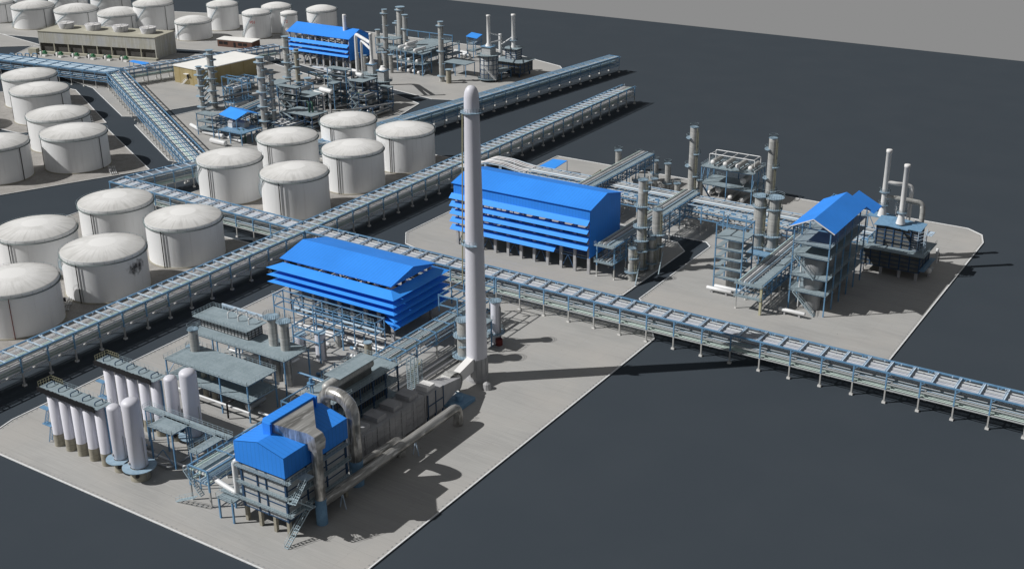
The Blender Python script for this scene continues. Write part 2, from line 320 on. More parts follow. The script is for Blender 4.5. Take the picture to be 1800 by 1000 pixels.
# ================================================================ PIPE RACKS
def rack(label, p0, p1, width, bay=8.0, ztop=8.2, cross=4.0, cw=.28, twin=False, style='a', group='pipe racks crossing the plant', columns=True, c0=0, c1=0):
    p0 = V((*p0, 0)); p1 = V((*p1, 0)); d = p1-p0; Ln = d.length
    t = thing('pipe_rack', label, 'pipe rack', p0.x, p0.y, 0, group, math.atan2(d.y, d.x)); W = width/2
    nb = max(1, round(Ln/bay)); xs = [Ln*k/nb for k in range(nb+1)]
    cs = .17 if style in 'ab' else .11
    cm = MB().box(-cs, cs, -cs, cs, 0, ztop-.2).box(-.42, .42, -.42, .42, 0, .5).bar((0, -.17, ztop-1.2), (1.0, -.17, ztop-.3), .12).mesh('column')
    rep(t, 'column', cm, 'rackcol', [(x, s*W, 0) for x in xs for s in (-1, 1)][:100])
    bm = MB()
    if twin: bm.box(-.3, -.14, -W, W, ztop-.3, ztop-.02).box(.14, .3, -W, W, ztop-.3, ztop-.02).box(-.14, .14, -W, W, ztop-.3, ztop-.12)
    else: bm.box(-cw/2, cw/2, -W, W, ztop-.3, ztop-.02)
    n = max(1, round(Ln/cross)); bme = bm.mesh('crossbeam')
    rep(t, 'crossbeam', bme, 'steel_l' if style in 'ab' else 'steel', [(Ln*k/n, 0, 0) for k in range(n+1)][:100])
    for s in (-1, 1): lpart(MB().box(-.3, Ln+.3, s*W-.19, s*W+.19, ztop-.35, ztop), 'side_beam', 'steel', t)
    tf = MB()
    for z in (5.3, 3.7):
        for s in (-1, 1): tf.box(0, Ln, s*W-.1, s*W+.1, z-.3, z-.05)
        for x in xs: tf.box(x-.1, x+.1, -W, W, z-.35, z-.1)
    lpart(tf, 'tier_frame', 'pgy' if style in 'ab' else 'steel', t)
    rnd = random.Random(hash(label) & 0xffff if False else len(label))
    def pipes(z, mats, fill, rlo, rhi):
        y = -W+.45
        while y < W-.4:
            r = rnd.uniform(rlo, rhi)
            if rnd.random() < fill:
                lpart(MB().tube([(0, y+r, z+r), (Ln, y+r, z+r)], r, 8), 'pipe', rnd.choice(mats), t)
            y += 2*r+rnd.uniform(.08, .26)
    if style == 'a': tiers = ((7.2, ['pp', 'pw', 'pw', 'pw', 'pgr'], .8, .1, .22), (5.3, ['pp', 'pw', 'pgr', 'pw'], .9, .14, .28), (3.7, ['pgr', 'pgr', 'pw', 'pgr'], .95, .1, .22))
    elif style == 'b': tiers = ((7.3, ['plav', 'plav', 'pgy', 'plav', 'pbl'], .93, .1, .2), (5.2, ['pg', 'pblue_d', 'pgy'], .75, .08, .12), (3.6, ['pgr'], 1, .09, .12))
    elif style == 'slate': tiers = ((7.3, ['pblue_d', 'pblue_d', 'pbl'], .97, .25, .42), (5.5, ['pg', 'pblue_d'], .9, .14, .3), (3.8, ['pg', 'pblue_d'], .9, .14, .24))
    elif style == 'blue': tiers = ((7.3, ['pbl', 'pbl', 'pw'], .97, .25, .42), (5.5, ['pgr', 'pbl'], .9, .14, .3), (3.8, ['pg', 'pbl'], .9, .14, .24))
    else: tiers = ((6.8, ['pbl', 'pblue_d', 'pw', 'pgr', 'pblue_d'], .9, .14, .34), (5.5, ['pgr', 'pg', 'pw'], .9, .14, .3), (3.8, ['pg', 'pbl'], .9, .14, .24))
    for (z, ms, fl, a, b) in tiers: pipes(z, ms, fl, a, b)
    if style in 'ab':
        lt = MB()
        for k in range(2*nb):
            x = Ln*(k+.5)/(2*nb)
            lt.bar((x, W*.3, 6.9), (x, W*.3, 8.9), .05).box(x-.15, x+.15, W*.3-.15, W*.3+.15, 8.8, 9)
        lpart(lt, 'support_post', 'steel_l', t)
    return t
rack('longest pipe rack, with close white cross bars, running from lower left to upper right', (-252.9, 120), (-252.9, 487.6), 6.6, style='a', cross=3.6)
rack('pipe rack with paired cross bars running to the right picture edge', (-249.4, 267.8), (-18, 267.8), 6.6, style='b', cross=5.35, twin=True)
rack('pipe rack between the near and middle storage tank groups ending at the long rack', (-343, 269.8), (-256.6, 267.8), 6.6, style='b', cross=5.4, twin=True)
rack('short pipe rack spur passing behind the middle storage tanks', (-340, 273.2), (-333, 303), 6.2, style='b', cross=4, twin=False)
rack('sloping-row pipe rack with narrow bays leading down to the middle storage tanks', (-481, 386), (-336, 302), 9.0, bay=6.2, cross=6.2, style='g')
rack('pipe rack behind the storage tanks passing the round furnace and ending on open ground', (-313.5, 330), (-288.6, 540), 6.2, bay=8, cross=8, style='blue')
rack('wide pipe rack with pale blue pipes at the left edge below the cooling tower', (-600, 372), (-481, 386), 11, bay=8, cross=8, style='slate')
rack('pipe rack running behind the tan flat-roofed building to the far blue shed', (-481, 388), (-455, 472), 5.5, bay=7, cross=4.5, style='b')
# ================================================================ STORAGE TANKS
def tank(label, x, y, R, h, pipes=(), stair=2.6, dome=.155, text=None, group='white storage tanks', rz=0):
    t = thing('storage_tank', label, 'storage tank', x, y, 0.16, group)
    part(MB().lathe(x, y, [(R, .16), (R, h)], 56), 'shell', 'tank', t)
    part(MB().lathe(x, y, [(R+.35, .17), (R+.35, .5), (R, .5)], 40), 'base_ring', 'skirt', t)
    H = R*dome; prof = [(R+.12, h-.3), (R+.12, h+.02), (R*.985, h+.15)]+[(R*math.cos(a), h+.15+H*math.sin(a)) for a in [PI/2*k/8 for k in range(1, 8)]]+[(.01, h+.15+H)]
    part(MB().lathe(x, y, [(R+.06, h), (R+.06, h+.75)], 56), 'top_band', 'tank', t)
    prof = [(R+.06, h+.75), (R*.995, h+.85)]+[(R*(1-q), h+.9+H*(1-(1-q)**2.2)) for q in (.015, .03, .06, .12, .2, .3, .45, .6, .75, .9, .995)]
    rf = part(MB().lathe(x, y, prof, 56), 'roof', 'roofw', t)
    r = MB(); n = 28; z = h+.05
    ring = [(x+(R+.55)*math.cos(2*PI*k/n), y+(R+.55)*math.sin(2*PI*k/n), z) for k in range(n)]
    r.rail(ring, 1.0, 99, .045, closed=True, rails=(1.0,)); part(r, 'railing', 'rail', t)
    part(MB().lathe(x, y, [(R+.05, h-.2), (R+.5, h-.2), (R+.5, h-.12), (R+.05, h-.12)], 48), 'rim_walkway', 'rimst', t)
    # curved stair rising round the shell
    s = MB(); a0 = stair; a1 = stair+1.15; N_ = 26; P_ = []
    for k in range(N_+1):
        a = a0+(a1-a0)*k/N_; zz = .3+(h-.5)*k/N_; P_.append((a, zz))
        s.bar((x+(R+.02)*math.cos(a), y+(R+.02)*math.sin(a), zz), (x+(R+.85)*math.cos(a), y+(R+.85)*math.sin(a), zz), .3, .06)
    for rr, dz in ((R+.85, .0), (R+.85, 1.0), (R+.1, 0)):
        for (a, z1), (b, z2) in zip(P_, P_[1:]):
            s.bar((x+rr*math.cos(a), y+rr*math.sin(a), z1+dz), (x+rr*math.cos(b), y+rr*math.sin(b), z2+dz), .09, .16 if dz == 0 else .07)
    part(s, 'stairway', 'rail', t)
    for (a, m_, rp) in pipes:
        px_, py_ = x+(R+.3)*math.cos(a), y+(R+.3)*math.sin(a)
        part(MB().tube([(px_, py_, .3), (px_, py_, h-.1)], rp, 6), 'down_pipe', m_, t)
    if text:
        cu = bpy.data.curves.new('tmp', 'FONT'); cu.body = text; cu.size = 2.4; cu.extrude = .02
        tmp = bpy.data.objects.new('tmp', cu); COL.objects.link(tmp); dg = bpy.context.evaluated_depsgraph_get()
        me = bpy.data.meshes.new_from_object(tmp.evaluated_get(dg)); bpy.data.objects.remove(tmp)
        a_ = math.radians(-62); me.materials.append(M['redtxt'])
        for v in me.vertices:
            u = (v.co.x-2.2)/(R+.06); aa = a_+u; rr = R+.05+v.co.z
            v.co = V((rr*math.cos(aa), rr*math.sin(aa), h*.66+v.co.y))
        o = bpy.data.objects.new('lettering', me); COL.objects.link(o); o.parent = t
    return t
cp = ((D(-68), 'black', .13), (D(-65), 'pg', .11))
# (label, x, y, R, h)
tank('near white storage tank with a soot smear, beside the longest rack', -281.7, 213.3, 12.1, 12.2, pipes=((D(-78), 'black', .16), (D(-74), 'pg', .12)), stair=3.2)
st = [o for o in bpy.data.objects if o.name == 'storage_tank'][0]
def stain(t, a0, z0, w_, h_):
    x, y, R = t.location.x, t.location.y, 12.13; n = 12; vs = []; uv = []; fs = []
    for i in range(n+1):
        for k in range(n+1):
            u, v = 2*i/n-1, 2*k/n-1; a = a0+u*w_/R; vs.append((x+R*math.cos(a), y+R*math.sin(a), z0+v*h_)); uv.append((u, v))
    for i in range(n):
        for k in range(n): fs.append((i*(n+1)+k, (i+1)*(n+1)+k, (i+1)*(n+1)+k+1, i*(n+1)+k+1))
    o = part(MB().add(vs, fs, True), 'soot_smear', 'soot', t); l = o.data.uv_layers.new(name='UVMap')
    for lp in o.data.loops: l.data[lp.index].uv = uv[lp.vertex_index]
stain(st, D(7), 9.0, 4.0, 2.6)
tank('white storage tank at the left edge, rear left one of the near group of five', -312.8, 213.6, 11.9, 12.2, pipes=((D(-78), 'black', .16), (D(-74), 'pg', .12)), stair=2.6)
tank('white storage tank at the back left of the near group, beside the dark road', -313.2, 244.6, 11.8, 12.2, pipes=((D(-80), 'black', .16), (D(-76), 'pg', .12)), stair=2.6)
tank('white storage tank in the right corner of the near group where two pipe racks meet', -281.9, 244.8, 11.8, 12.2, pipes=((D(-78), 'black', .16), (D(-74), 'pg', .12)), stair=2.6)
tank('nearest white storage tank with a thin dark red pipe, cut by the left picture edge', -283.5, 183.8, 12.1, 12.2, pipes=((D(-42), 'red', .12),), stair=2.6)
tank('white storage tank left of the middle group, under the end of the sloping rack', -312.0, 295.0, 11.5, 13.9, pipes=((D(-84), 'black', .16), (D(-80), 'pg', .12)), stair=3.3)
tank('front white storage tank of the middle group, nearest to the rack crossing', -280.9, 294.8, 11.6, 13.9, pipes=((D(-74), 'black', .16), (D(-68), 'pg', .12)), stair=3.2)
tank('shaded white storage tank at the middle of the middle group, behind the front one', -313.6, 326.9, 11.4, 13.9, pipes=((D(-86), 'black', .16), (D(-82), 'pg', .12)))
tank('white storage tank by the longest rack, between the front and far right ones', -282.0, 327.4, 11.2, 13.9, pipes=((D(-80), 'black', .16), (D(-76), 'pg', .12)))
tank('rear white storage tank of the middle group, in front of the process structures', -309.3, 357.4, 11.0, 13.9, pipes=((D(-88), 'black', .16), (D(-84), 'pg', .12)))
tank('white storage tank at the far right of the middle group next to open dark ground', -280.8, 357.2, 11.2, 13.9, pipes=((D(-84), 'black', .16), (D(-80), 'pg', .12)))
lp = ((D(-130), 'black', .16), (D(12), 'black', .13))
tank('white storage tank furthest up in the left diagonal row of four, under the wide rack', -489.8, 344.4, 12.1, 13, pipes=((D(-136), 'black', .16), (D(8), 'black', .13)))
tank('white storage tank second from the top in the left diagonal row of four', -461.5, 328.6, 12.3, 13, pipes=((D(-136), 'black', .16), (D(8), 'black', .13)))
tank('white storage tank third from the top in the left diagonal row of four', -419.2, 305.2, 12.3, 13, pipes=((D(-136), 'black', .16), (D(8), 'black', .13)))
tank('front white storage tank of the left diagonal row of four, beside the dark road', -391, 290.4, 12.3, 13, pipes=((D(-136), 'black', .16), (D(8), 'black', .13)))
tank('white storage tank cut by the left picture edge below the diagonal row', -404.5, 264.8, 12.3, 13, pipes=((D(8), 'black', .16),))
for k, (x, y) in enumerate(((-444, 275), (-486, 297), (-516, 312))):
    tank(['first', 'second', 'third'][k]+' white storage tank of the row beyond the left edge, shading the diagonal row', x, y, 12.3, 13, pipes=((D(8), 'black', .13),))
def ftank(label, pl, pr, py, h, **k):
    py -= 2
    cx, cy = at((pl+pr)/2, py, h); ax, ay = at(pl, py, h); bx, by = at(pr, py, h)
    return tank(label, cx, cy, math.hypot(ax-bx, ay-by)/2, h, stair=4.05, dome=.22, group='far storage tanks', **k)
fp = ((D(-8), 'black', .13),)
ftank('far white tank cut by the top left picture corner', -30, 21, 7, 11.5, pipes=fp)
ftank('far white tank left of the cooling tower with a diagonal stair', 22, 93, 14, 12, pipes=fp)
ftank('far white tank in the back row above the left end of the cooling tower', 86, 150, -5, 14, pipes=fp)
ftank('far low grey-green tank directly behind the left end of the cooling tower', 97, 170, 20, 10, pipes=fp)
ftank('far tall tank in the back row cut by the top edge above the cooling tower', 160, 227, -4, 14, pipes=fp)
ftank('far low dark tank directly behind the middle of the cooling tower', 173, 246, 26, 10, pipes=fp)
ftank('far tall shaded tank at the right end of the cooling tower', 235, 303, 9, 15, pipes=fp)
ftank('far low wide tank right of the cooling tower with a diagonal stair', 308, 370, 40, 9.6, pipes=((D(-100), 'black', .13),))
ftank('far tall white tank standing behind the low wide tank', 364, 417, 11, 14.1)
ftank('far white tank with red lettering beside the small brick building', 426, 474, 26, 13.6, text='V01')
ftank('far white tank behind the tank with red lettering', 460, 511, 15, 14.1)
ftank('slim far white tank with red lettering left of the far blue shed', 493, 522, 27, 13, text='T2')
ftank('far white tank rising behind the roof of the far blue shed', 539, 591, 20, 14.1)
ftank('far white tank at the top edge above the tank left of the cooling tower', 22, 60, -6, 14)
# ================================================================ CHIMNEY
def ring_deck(x, y, z, r0, r1, a0=0, a1=2*PI, t=None, mat='bdeck', rail=True):
    n = max(6, int(24*(a1-a0)/(2*PI))); full = abs(a1-a0-2*PI) < .01
    g = MB().lathe(x, y, [(r0, z), (r1, z), (r1, z+.15), (r0, z+.15)], n, a0, None if full else a1, smooth=False)
    p = part(g, 'platform', 'ringd' if mat == 'bdeck' else mat, t)
    if rail:
        m_ = MB(); m_.rail([(x+(r1-.05)*math.cos(a0+(a1-a0)*k/n), y+(r1-.05)*math.sin(a0+(a1-a0)*k/n), z+.15) for k in range(n+1)], 1.05, 99, .05)
        part(m_, 'railing', 'rail', p)
    return p
cx, cy = -155.7, 222.9
t = thing('chimney', 'tall tapering white chimney with a rounded top rising from the front pad', 'chimney', cx, cy, .16)
part(MB().lathe(cx, cy, [(2.62, 6.5), (2.5, 20), (2.15, 45), (1.78, 69.5), (1.74, 72.2), (1.6, 73.2), (1.3, 74), (.8, 74.6), (.01, 74.8)], 40), 'shaft', 'whitev', t)
part(MB().lathe(cx, cy, [(2.85, .16), (2.85, .9), (2.68, .9), (2.68, 6.5), (2.62, 6.5)], 40, smooth=False), 'base', 'grey', t)
b = MB()
for k in range(12): a = k*PI/6; b.bar((cx+2.68*math.cos(a), cy+2.68*math.sin(a), 1.7), (cx+2.68*math.cos(a), cy+2.68*math.sin(a), 6.5), .2)
part(b, 'base_rib', 'pg', t)
ring_deck(cx, cy, 68.6, 1.75, 2.7, 0, 2*PI, t); ring_deck(cx, cy, 36.5, 2.2, 3.3, PI*.85, PI*1.75, t)
la = MB(); ldir = V((-_R0.x, -_R0.y, 0)).normalized()
la.ladder((cx+ldir.x*3.1, cy+ldir.y*3.1, 26), (cx+ldir.x*2.15, cy+ldir.y*2.15, 68.6), .5, side=(-ldir.y, ldir.x, 0), sp=1.2, t=.22)
part(la, 'ladder', 'yrail', t)
# ================================================================ BLUE SHEDS
def shed(label, x0, x1, y0, y1, ze, zr, bays, louv, band, gable0, frontcols, gwrap=False, back=True):
    t = thing('blue_shed', label, 'industrial shed', (x0+x1)/2, (y0+y1)/2, .16)
    ym = (y0+y1)/2; rf = MB(); o = .6
    rf.sheet([(x0-o, y0-o, ze), (x1+o, y0-o, ze), (x1+o, ym, zr), (x0-o, ym, zr)], .18).sheet([(x0-o, ym, zr), (x1+o, ym, zr), (x1+o, y1+o, ze), (x0-o, y1+o, ze)], .18)
    part(rf, 'roof', 'bluex', t)
    if band:
        part(MB().box(x0, x1, y0-.1, y0+.1, ze-band, ze-.2), 'front_band', 'bluex', t); part(MB().box(x0, x1, y1-.1, y1+.1, ze-band, ze-.2), 'back_band', 'bluex', t)
    zb = gable0
    for x in (x1,) if zb < ze-6 else (x0, x1):
        g = MB().add([(x-.1, y0, zb), (x-.1, y1, zb), (x-.1, y1, ze-.2), (x-.1, ym, zr-.2), (x-.1, y0, ze-.2), (x+.1, y0, zb), (x+.1, y1, zb), (x+.1, y1, ze-.2), (x+.1, ym, zr-.2), (x+.1, y0, ze-.2)],
            [(4, 3, 2, 1, 0), (5, 6, 7, 8, 9), (0, 1, 6, 5), (1, 2, 7, 6), (2, 3, 8, 7), (3, 4, 9, 8), (4, 0, 5, 9)])
        part(g, 'gable_wall', 'bluey', t)
    for (zt, out, dz, xe) in louv:
        xl, xr = x0, x1 if not xe else xe; m_ = MB()
        if gwrap:
            m_.sheet([((x1-2 if xe else x0-out), y0-out*(.3 if xe else 1), zt-dz*(.3 if xe else 1)), (x1+out, y0-out, zt-dz), (x1, y0, zt), ((x1-2 if xe else x0), y0, zt)], .1)
            m_.sheet([(x0, y1, zt), (x1, y1, zt), (x1+out, y1+out, zt-dz), (x0-out, y1+out, zt-dz)], .1)
            m_.sheet([(x1+out, y0-out, zt-dz), (x1+out, y1+out, zt-dz), (x1, y1, zt), (x1, y0, zt)], .1)
        else: m_.sheet([(xl-.8, y0-out, zt-dz), (xr, y0-out, zt-dz), (xr, y0-.1, zt), (xl-.8, y0-.1, zt)], .1)
        part(m_, 'louvre', 'blueslat', t)
    cw = .45; cm = MB().box(-cw, cw, -cw*.7, cw*.7, 0, ze-.5).mesh('column'); bx = [x0+.6+(x1-x0-1.2)*k/bays for k in range(bays+1)]
    rep(t, 'column', cm, 'conc', [(x-t.location.x, y-t.location.y, 0) for x in bx for y in (y0+.8, y1-.8)])
    fl = MB()
    for z in (5.2,): fl.box(x0+.5, x1-.5, y0+1.4, y1-1.4, z, z+.3)
    part(fl, 'floor_deck', 'grate', t)
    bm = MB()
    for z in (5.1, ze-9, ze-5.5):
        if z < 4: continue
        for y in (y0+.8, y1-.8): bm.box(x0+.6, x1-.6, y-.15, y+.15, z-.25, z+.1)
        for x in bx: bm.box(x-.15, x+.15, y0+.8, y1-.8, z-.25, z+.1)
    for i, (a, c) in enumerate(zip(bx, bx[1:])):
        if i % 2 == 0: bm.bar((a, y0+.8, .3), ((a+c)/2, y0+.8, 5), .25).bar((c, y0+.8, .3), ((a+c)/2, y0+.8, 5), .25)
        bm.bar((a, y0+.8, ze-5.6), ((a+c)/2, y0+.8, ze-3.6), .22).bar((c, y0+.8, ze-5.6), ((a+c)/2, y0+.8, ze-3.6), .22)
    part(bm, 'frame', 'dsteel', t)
    cr = MB(); cr.box(x0+1, x1-1, y0+2.5, y0+3, ze-4, ze-3.2).box(x0+1, x1-1, y1-3, y1-2.5, ze-4, ze-3.2); xm = x0+(x1-x0)*.35
    cr.box(xm-.6, xm+.6, y0+2.4, y1-2.4, ze-3.1, ze-2.2); part(cr, 'crane_beam', 'yellow', t)
    # machines seen between the louvres
    for k in range(bays//2):
        x = x0+5+k*(x1-x0-8)/max(1, bays//2-1); mm = MB(); yy = ym
        mm.tube([(x-2.2, yy, 7.5), (x+2.2, yy, 7.5)], 1.5, 14).box(x-2.4, x+2.4, yy-1.2, yy+1.2, 5.5, 6.3).cyl(x, yy+2.6, 5.5, 9, .9)
        part(mm, 'machine', 'pg' if k % 2 else 'grey', t)
    return t
shed('blue compressor shed with wrap-round wide louvres on the front pad', -224.7, -186.7, 228.5, 247, 16.5, 18.9, 8,
    [(15.2, 3.4, 1.1, 0), (13.1, 3.4, 1.1, 0), (11.0, 3.4, 1.1, 0), (8.9, 3.4, 1.1, 1), (6.8, 3.4, 1.1, 1)], 0, 16.0, 8, gwrap=True)
shed('largest blue shed, with full gable wall and thin louvres, behind the chimney', -215, -165.5, 297, 316, 21, 23.6, 10,
    [(17.6, 1.8, 1.3, None), (15.0, 1.8, 1.3, None), (12.4, 1.8, 1.3, None), (9.8, 1.8, 1.3, None), (7.2, 1.8, 1.3, -177)], 3.4, 5.5, 10)
shed('far blue shed with louvred front at the top of the picture', -445.5, -404, 471, 487.5, 16.5, 20.3, 9,
    [(13.6, 1.9, 1.4, None), (11.2, 1.9, 1.4, None), (8.8, 1.9, 1.4, None)], 0, 5.5, 9)
# ================================================================ GENERIC PLANT ITEMS
def P2(a, z=0): return at(a[0], a[1], z)
def frame(label, quad, levels, n=2, m=2, ztop=None, decks=None, rail=True, mat='grate', cw=.3, zb=.16, brace=(), posts='steel', cat='steel platform', name='steel_platform', group=None, under=True, stair=None, midbeams=True):
    """open steel structure: quad = 4 ground corners, levels = deck heights"""
    A, B, C, Dd = [V((*p[:2], 0)) for p in quad]; c = (A+B+C+Dd)/4; ztop = ztop or max(levels)
    t = thing(name, label, cat, c.x, c.y, zb, group)
    pts = []
    for i in range(n+1):
        for q in ((A.lerp(B, i/n), Dd.lerp(C, i/n)) if True else ()): pts.append(q)
    for j in range(1, m): pts += [A.lerp(Dd, j/m), B.lerp(C, j/m)]
    cm = MB().box(-cw/2, cw/2, -cw/2, cw/2, 0, ztop-zb).mesh('column')
    rep(t, 'column', cm, posts, [(p.x-c.x, p.y-c.y, 0) for p in pts][:100])
    bm = MB()
    for z in sorted(set(list(levels)+[ztop])):
        zz = V((0, 0, z-.3)); R_ = [A+zz, B+zz, C+zz, Dd+zz]
        for a, b in zip(R_, R_[1:]+R_[:1]): bm.bar(a, b, .2, .32)
        for i in range(1, n): bm.bar(A.lerp(B, i/n)+zz, Dd.lerp(C, i/n)+zz, .16, .26)
        for j in range(1, m): bm.bar(A.lerp(Dd, j/m)+zz, B.lerp(C, j/m)+zz, .16, .26)
    if midbeams:
        lv = [zb]+sorted(levels)
        for (z0, z1, side) in brace:
            pr_ = {'f': (A, B), 'r': (B, C), 'b': (C, Dd), 'l': (Dd, A)}[side]; k = n if side in 'fb' else m
            for i in range(k):
                a = pr_[0].lerp(pr_[1], i/k); b = pr_[0].lerp(pr_[1], (i+1)/k); mm = (a+b)/2
                bm.bar((a.x, a.y, z0), (mm.x, mm.y, z1), .14).bar((b.x, b.y, z0), (mm.x, mm.y, z1), .14)
    part(bm, 'beam_frame', posts, t)
    for i, z in enumerate(levels):
        if decks is not None and not decks[i]: continue
        o = .35; ex = (B-A).normalized()*o; ey = (Dd-A).normalized()*o
        q = [A-ex-ey, B+ex-ey, C+ex+ey, Dd-ex+ey]
        p = part(MB().prism([(v.x, v.y) for v in q], z-.12, z), 'deck', mat, t)
        if rail:
            r = MB().rail([(v.x, v.y, z) for v in q], 1.05, 1.5, .055, closed=True); part(r, 'railing', 'rail', p)
    if stair:
        s = MB()
        for (p, q, sd_) in stair: s.stair(p, q, 1.0, sd_)
        part(s, 'stairs', 'rail', t)
    return t
def rq(x0, x1, y0, y1): return [(x0, y0), (x1, y0), (x1, y1), (x0, y1)]
def col(label, x, y, h, r, rings=(), mat='tcol', top=True, ladder=True, zb=.16, group='tall process columns', skirt=0, cat='process column', name='process_column', topr=None, dome=False, rail=True, lang=None):
    t = thing(name, label, cat, x, y, zb, group); z0 = zb
    if skirt: part(MB().lathe(x, y, [(r*1.02, zb), (r, zb+skirt)], 20), 'skirt', 'skirt', t); z0 = zb+skirt
    pr = [(r, z0), (r, h-.3)]
    pr += [(r*math.cos(a), h-.3+(r*.6)*math.sin(a)) for a in (.4, .8, 1.2)]+[(.01, h-.3+r*.6)] if dome else [(r*.97, h), (.01, h)]
    part(MB().lathe(x, y, pr, 24), 'shell', mat, t)
    if top: ring_deck(x, y, h+.1, .02, topr or r+.45, 0, 2*PI, t, rail=rail)
    for (z, out, a0, a1) in rings: ring_deck(x, y, z, r, r+out, D(a0), D(a1), t, rail=rail)
    if ladder:
        a = D(lang) if lang is not None else D(-20); dx, dy = math.cos(a), math.sin(a)
        part(MB().ladder((x+dx*(r+.5), y+dy*(r+.5), z0+1), (x+dx*(r+.5), y+dy*(r+.5), h), .7, (-dy, dx, 0), .9, .09), 'ladder', 'yrail', t)
    part(MB().tube(bend([(x+r+.25, y, zb+.6), (x+r+.25, y, h-1.2), (x+r*.3, y, h-1.2)], .5, 3), .16, 6), 'side_pipe', 'pg', t)
    return t
def hves(label, x, y, z, L, r, ang=90, mat='pw', zb=.16, group='horizontal vessels', head=None, name='horizontal_vessel', cat='pressure vessel'):
    t = thing(name, label, cat, x, y, zb, group); dx, dy = math.cos(D(ang)), math.sin(D(ang))
    ts = [-L/2-r*.55, -L/2-r*.45, -L/2-r*.25, -L/2, L/2, L/2+r*.25, L/2+r*.45, L/2+r*.55]; rs = [.02, r*.55, r*.88, r, r, r*.88, r*.55, .02]
    part(MB().tube([(x+dx*q, y+dy*q, z) for q in ts], r, 16, radii=rs), 'shell', mat, t)
    part(MB().tube([(x+dx*q, y+dy*q, z) for q in (-L/2-r*.57, -L/2-r*.46, -L/2-r*.24, -L/2)], r, 16, radii=[.02, r*.57, r*.9, r*1.01]), 'head', 'white', t)
    for q in (-L*.3, L*.3):
        a, b = x+dx*q, y+dy*q; part(MB().bar((a, b, zb), (a, b, z-r*.6), r*1.0 if abs(dx) < .5 else .35, .35 if abs(dx) < .5 else r), 'saddle', 'grey', t)
    return t
def pipe(label, pts, r, mat='pg', name='pipe_run', group='loose pipe runs', seg=10, rad=1.2):
    o = MB().tube(bend(pts, rad), r, seg).build(name, mat); o['label'] = label; o['category'] = 'pipe'
    if group: o['group'] = group
    return o
# ================================================================ FRONT PAD: white column rows and vessels
def colrow(label, xs, y, h, back):
    t = thing('column_row', label, 'column bank', xs[2], y, .16)
    sm = MB().lathe(0, 0, [(1.2, 0), (1.2, 3.1)], 20).mesh('column_skirt'); cm = MB().lathe(0, 0, [(1.2, 3.1), (1.17, 3.15), (1.17, h-.3), (.01, h-.3)], 24).mesh('white_column')
    rep(t, 'column_skirt', sm, 'skirt', [(x-xs[2], 0, 0) for x in xs]); rep(t, 'white_column', cm, 'whitev', [(x-xs[2], 0, 0) for x in xs])
    x0, x1 = xs[0]-2.0, xs[-1]+1.9; y0, y1 = y-1.9, y+1.9; dk = part(MB().box(x0, x1, y0, y1, h, h+.14), 'deck', 'grate', t)
    part(MB().rail([(x0+4, y1, h+.14), (x0, y1, h+.14), (x0, y0+.3, h+.14)], 1.3, .7, .07), 'railing', 'yrail', dk)
    part(MB().rail([(x0+4, y1, h+.14), (x1, y1, h+.14), (x1, y0+.3, h+.14)], 1.0, 1.5, .04), 'railing', 'rail', dk)
    k = MB(); n = int((x1-x0-.6)/.5); rr = random.Random(3)
    for i in range(n): a = x0-.1+i*.5; o = rr.uniform(-.1, .1); k.box(a, a+.501, y0-.2, y0+.15, h-.8+o, h+.35+o)
    part(k, 'edge_artifact', 'black', t)  # jagged black strip added to copy a z-fighting artifact, no real beam
    for x in xs:
        part(MB().tube(bend([(x, y-.9, h+.1), (x, y-.9, h+.95), (x, y+1.2, h+.95), (x, y+1.2, h+.1)], .35, 4), .13, 6), 'hoop', 'dsteel', t)
    s = MB(); bx = x0-.3
    s.box(bx-2.2, bx+.5, y-.7, y+.5, 8.6, 8.75).box(bx-2.0, bx+1.0, y-.9, y+.5, 4.6, 4.75)
    s.ladder((bx-1.4, y-.2, 4.7), (bx+.2, y-.2, 8.6), .9, (0, 1, 0), .45, .12); s.ladder((bx-.8, y-.2, .2), (bx+.6, y-.2, 4.6), .9, (0, 1, 0), .45, .12)
    s.box(bx+.9, bx+1.2, y-.4, y+.1, .2, 8.7); part(s, 'access_stair', 'steel', t)
    if back:
        for i in range(5):
            x = xs[i]+1.95 if i < 4 else xs[i]+1.6
            part(MB().box(x-.16, x+.16, y+.2, y+.5, 0.16, h-.5), 'rear_post', 'steel', t)
    return t
colrow('front row of five white columns on beige skirts under a narrow deck with hoops', [-217.8+4*k for k in range(5)], 145.7, 14.9, True)
colrow('rear row of five white columns under a narrow deck, partly behind the tall white vessels', [-217.6+4*k for k in range(5)], 161.2, 14.9, True)
def wves(label, x, y, h, r, plat=True):
    t = thing('white_vessel', label, 'pressure vessel', x, y, .16, 'tall white vessels')
    part(MB().lathe(x, y, [(r*1.12, .16), (r*.95, 3.2)], 28), 'skirt', 'skirt', t)
    part(MB().lathe(x, y, [(r*.9, 3.2), (r, 3.5), (r, h-r*.62)]+[(r*math.cos(a), h-r*.62+r*.62*math.sin(a)) for a in (.25, .5, .8, 1.1, 1.35)]+[(.01, h)], 32), 'shell', 'whitev', t)
    if plat: ring_deck(x, y, 3.0, r*1.0, r+1.7, 0, 2*PI, t, rail=False)
    part(MB().tube([(x+r*.55, y-r*.83, 1.7), (x+r*.66, y-r*.99, 1.7)], .42, 12), 'manhole', 'black', t)
    part(MB().tube([(x-r*.35, y-r*.92, 4.4), (x-r*.42, y-r*1.08, 4.4)], .35, 12), 'nozzle', 'grey', t)
    part(MB().tube([(x+r+.25, y, .3), (x+r+.25, y, h*.55)], .08, 6), 'side_pipe', 'pg', t)
wves('shorter front white vessel with rounded top beside the front column row', -197.2, 145.9, 16.3, 1.5)
wves('tallest front white vessel with rounded top and blue ring platform', -191.2, 145.8, 19.5, 1.95)
wves('slim rear white vessel beside the rear column row', -197.2, 161.9, 16.3, 1.5)
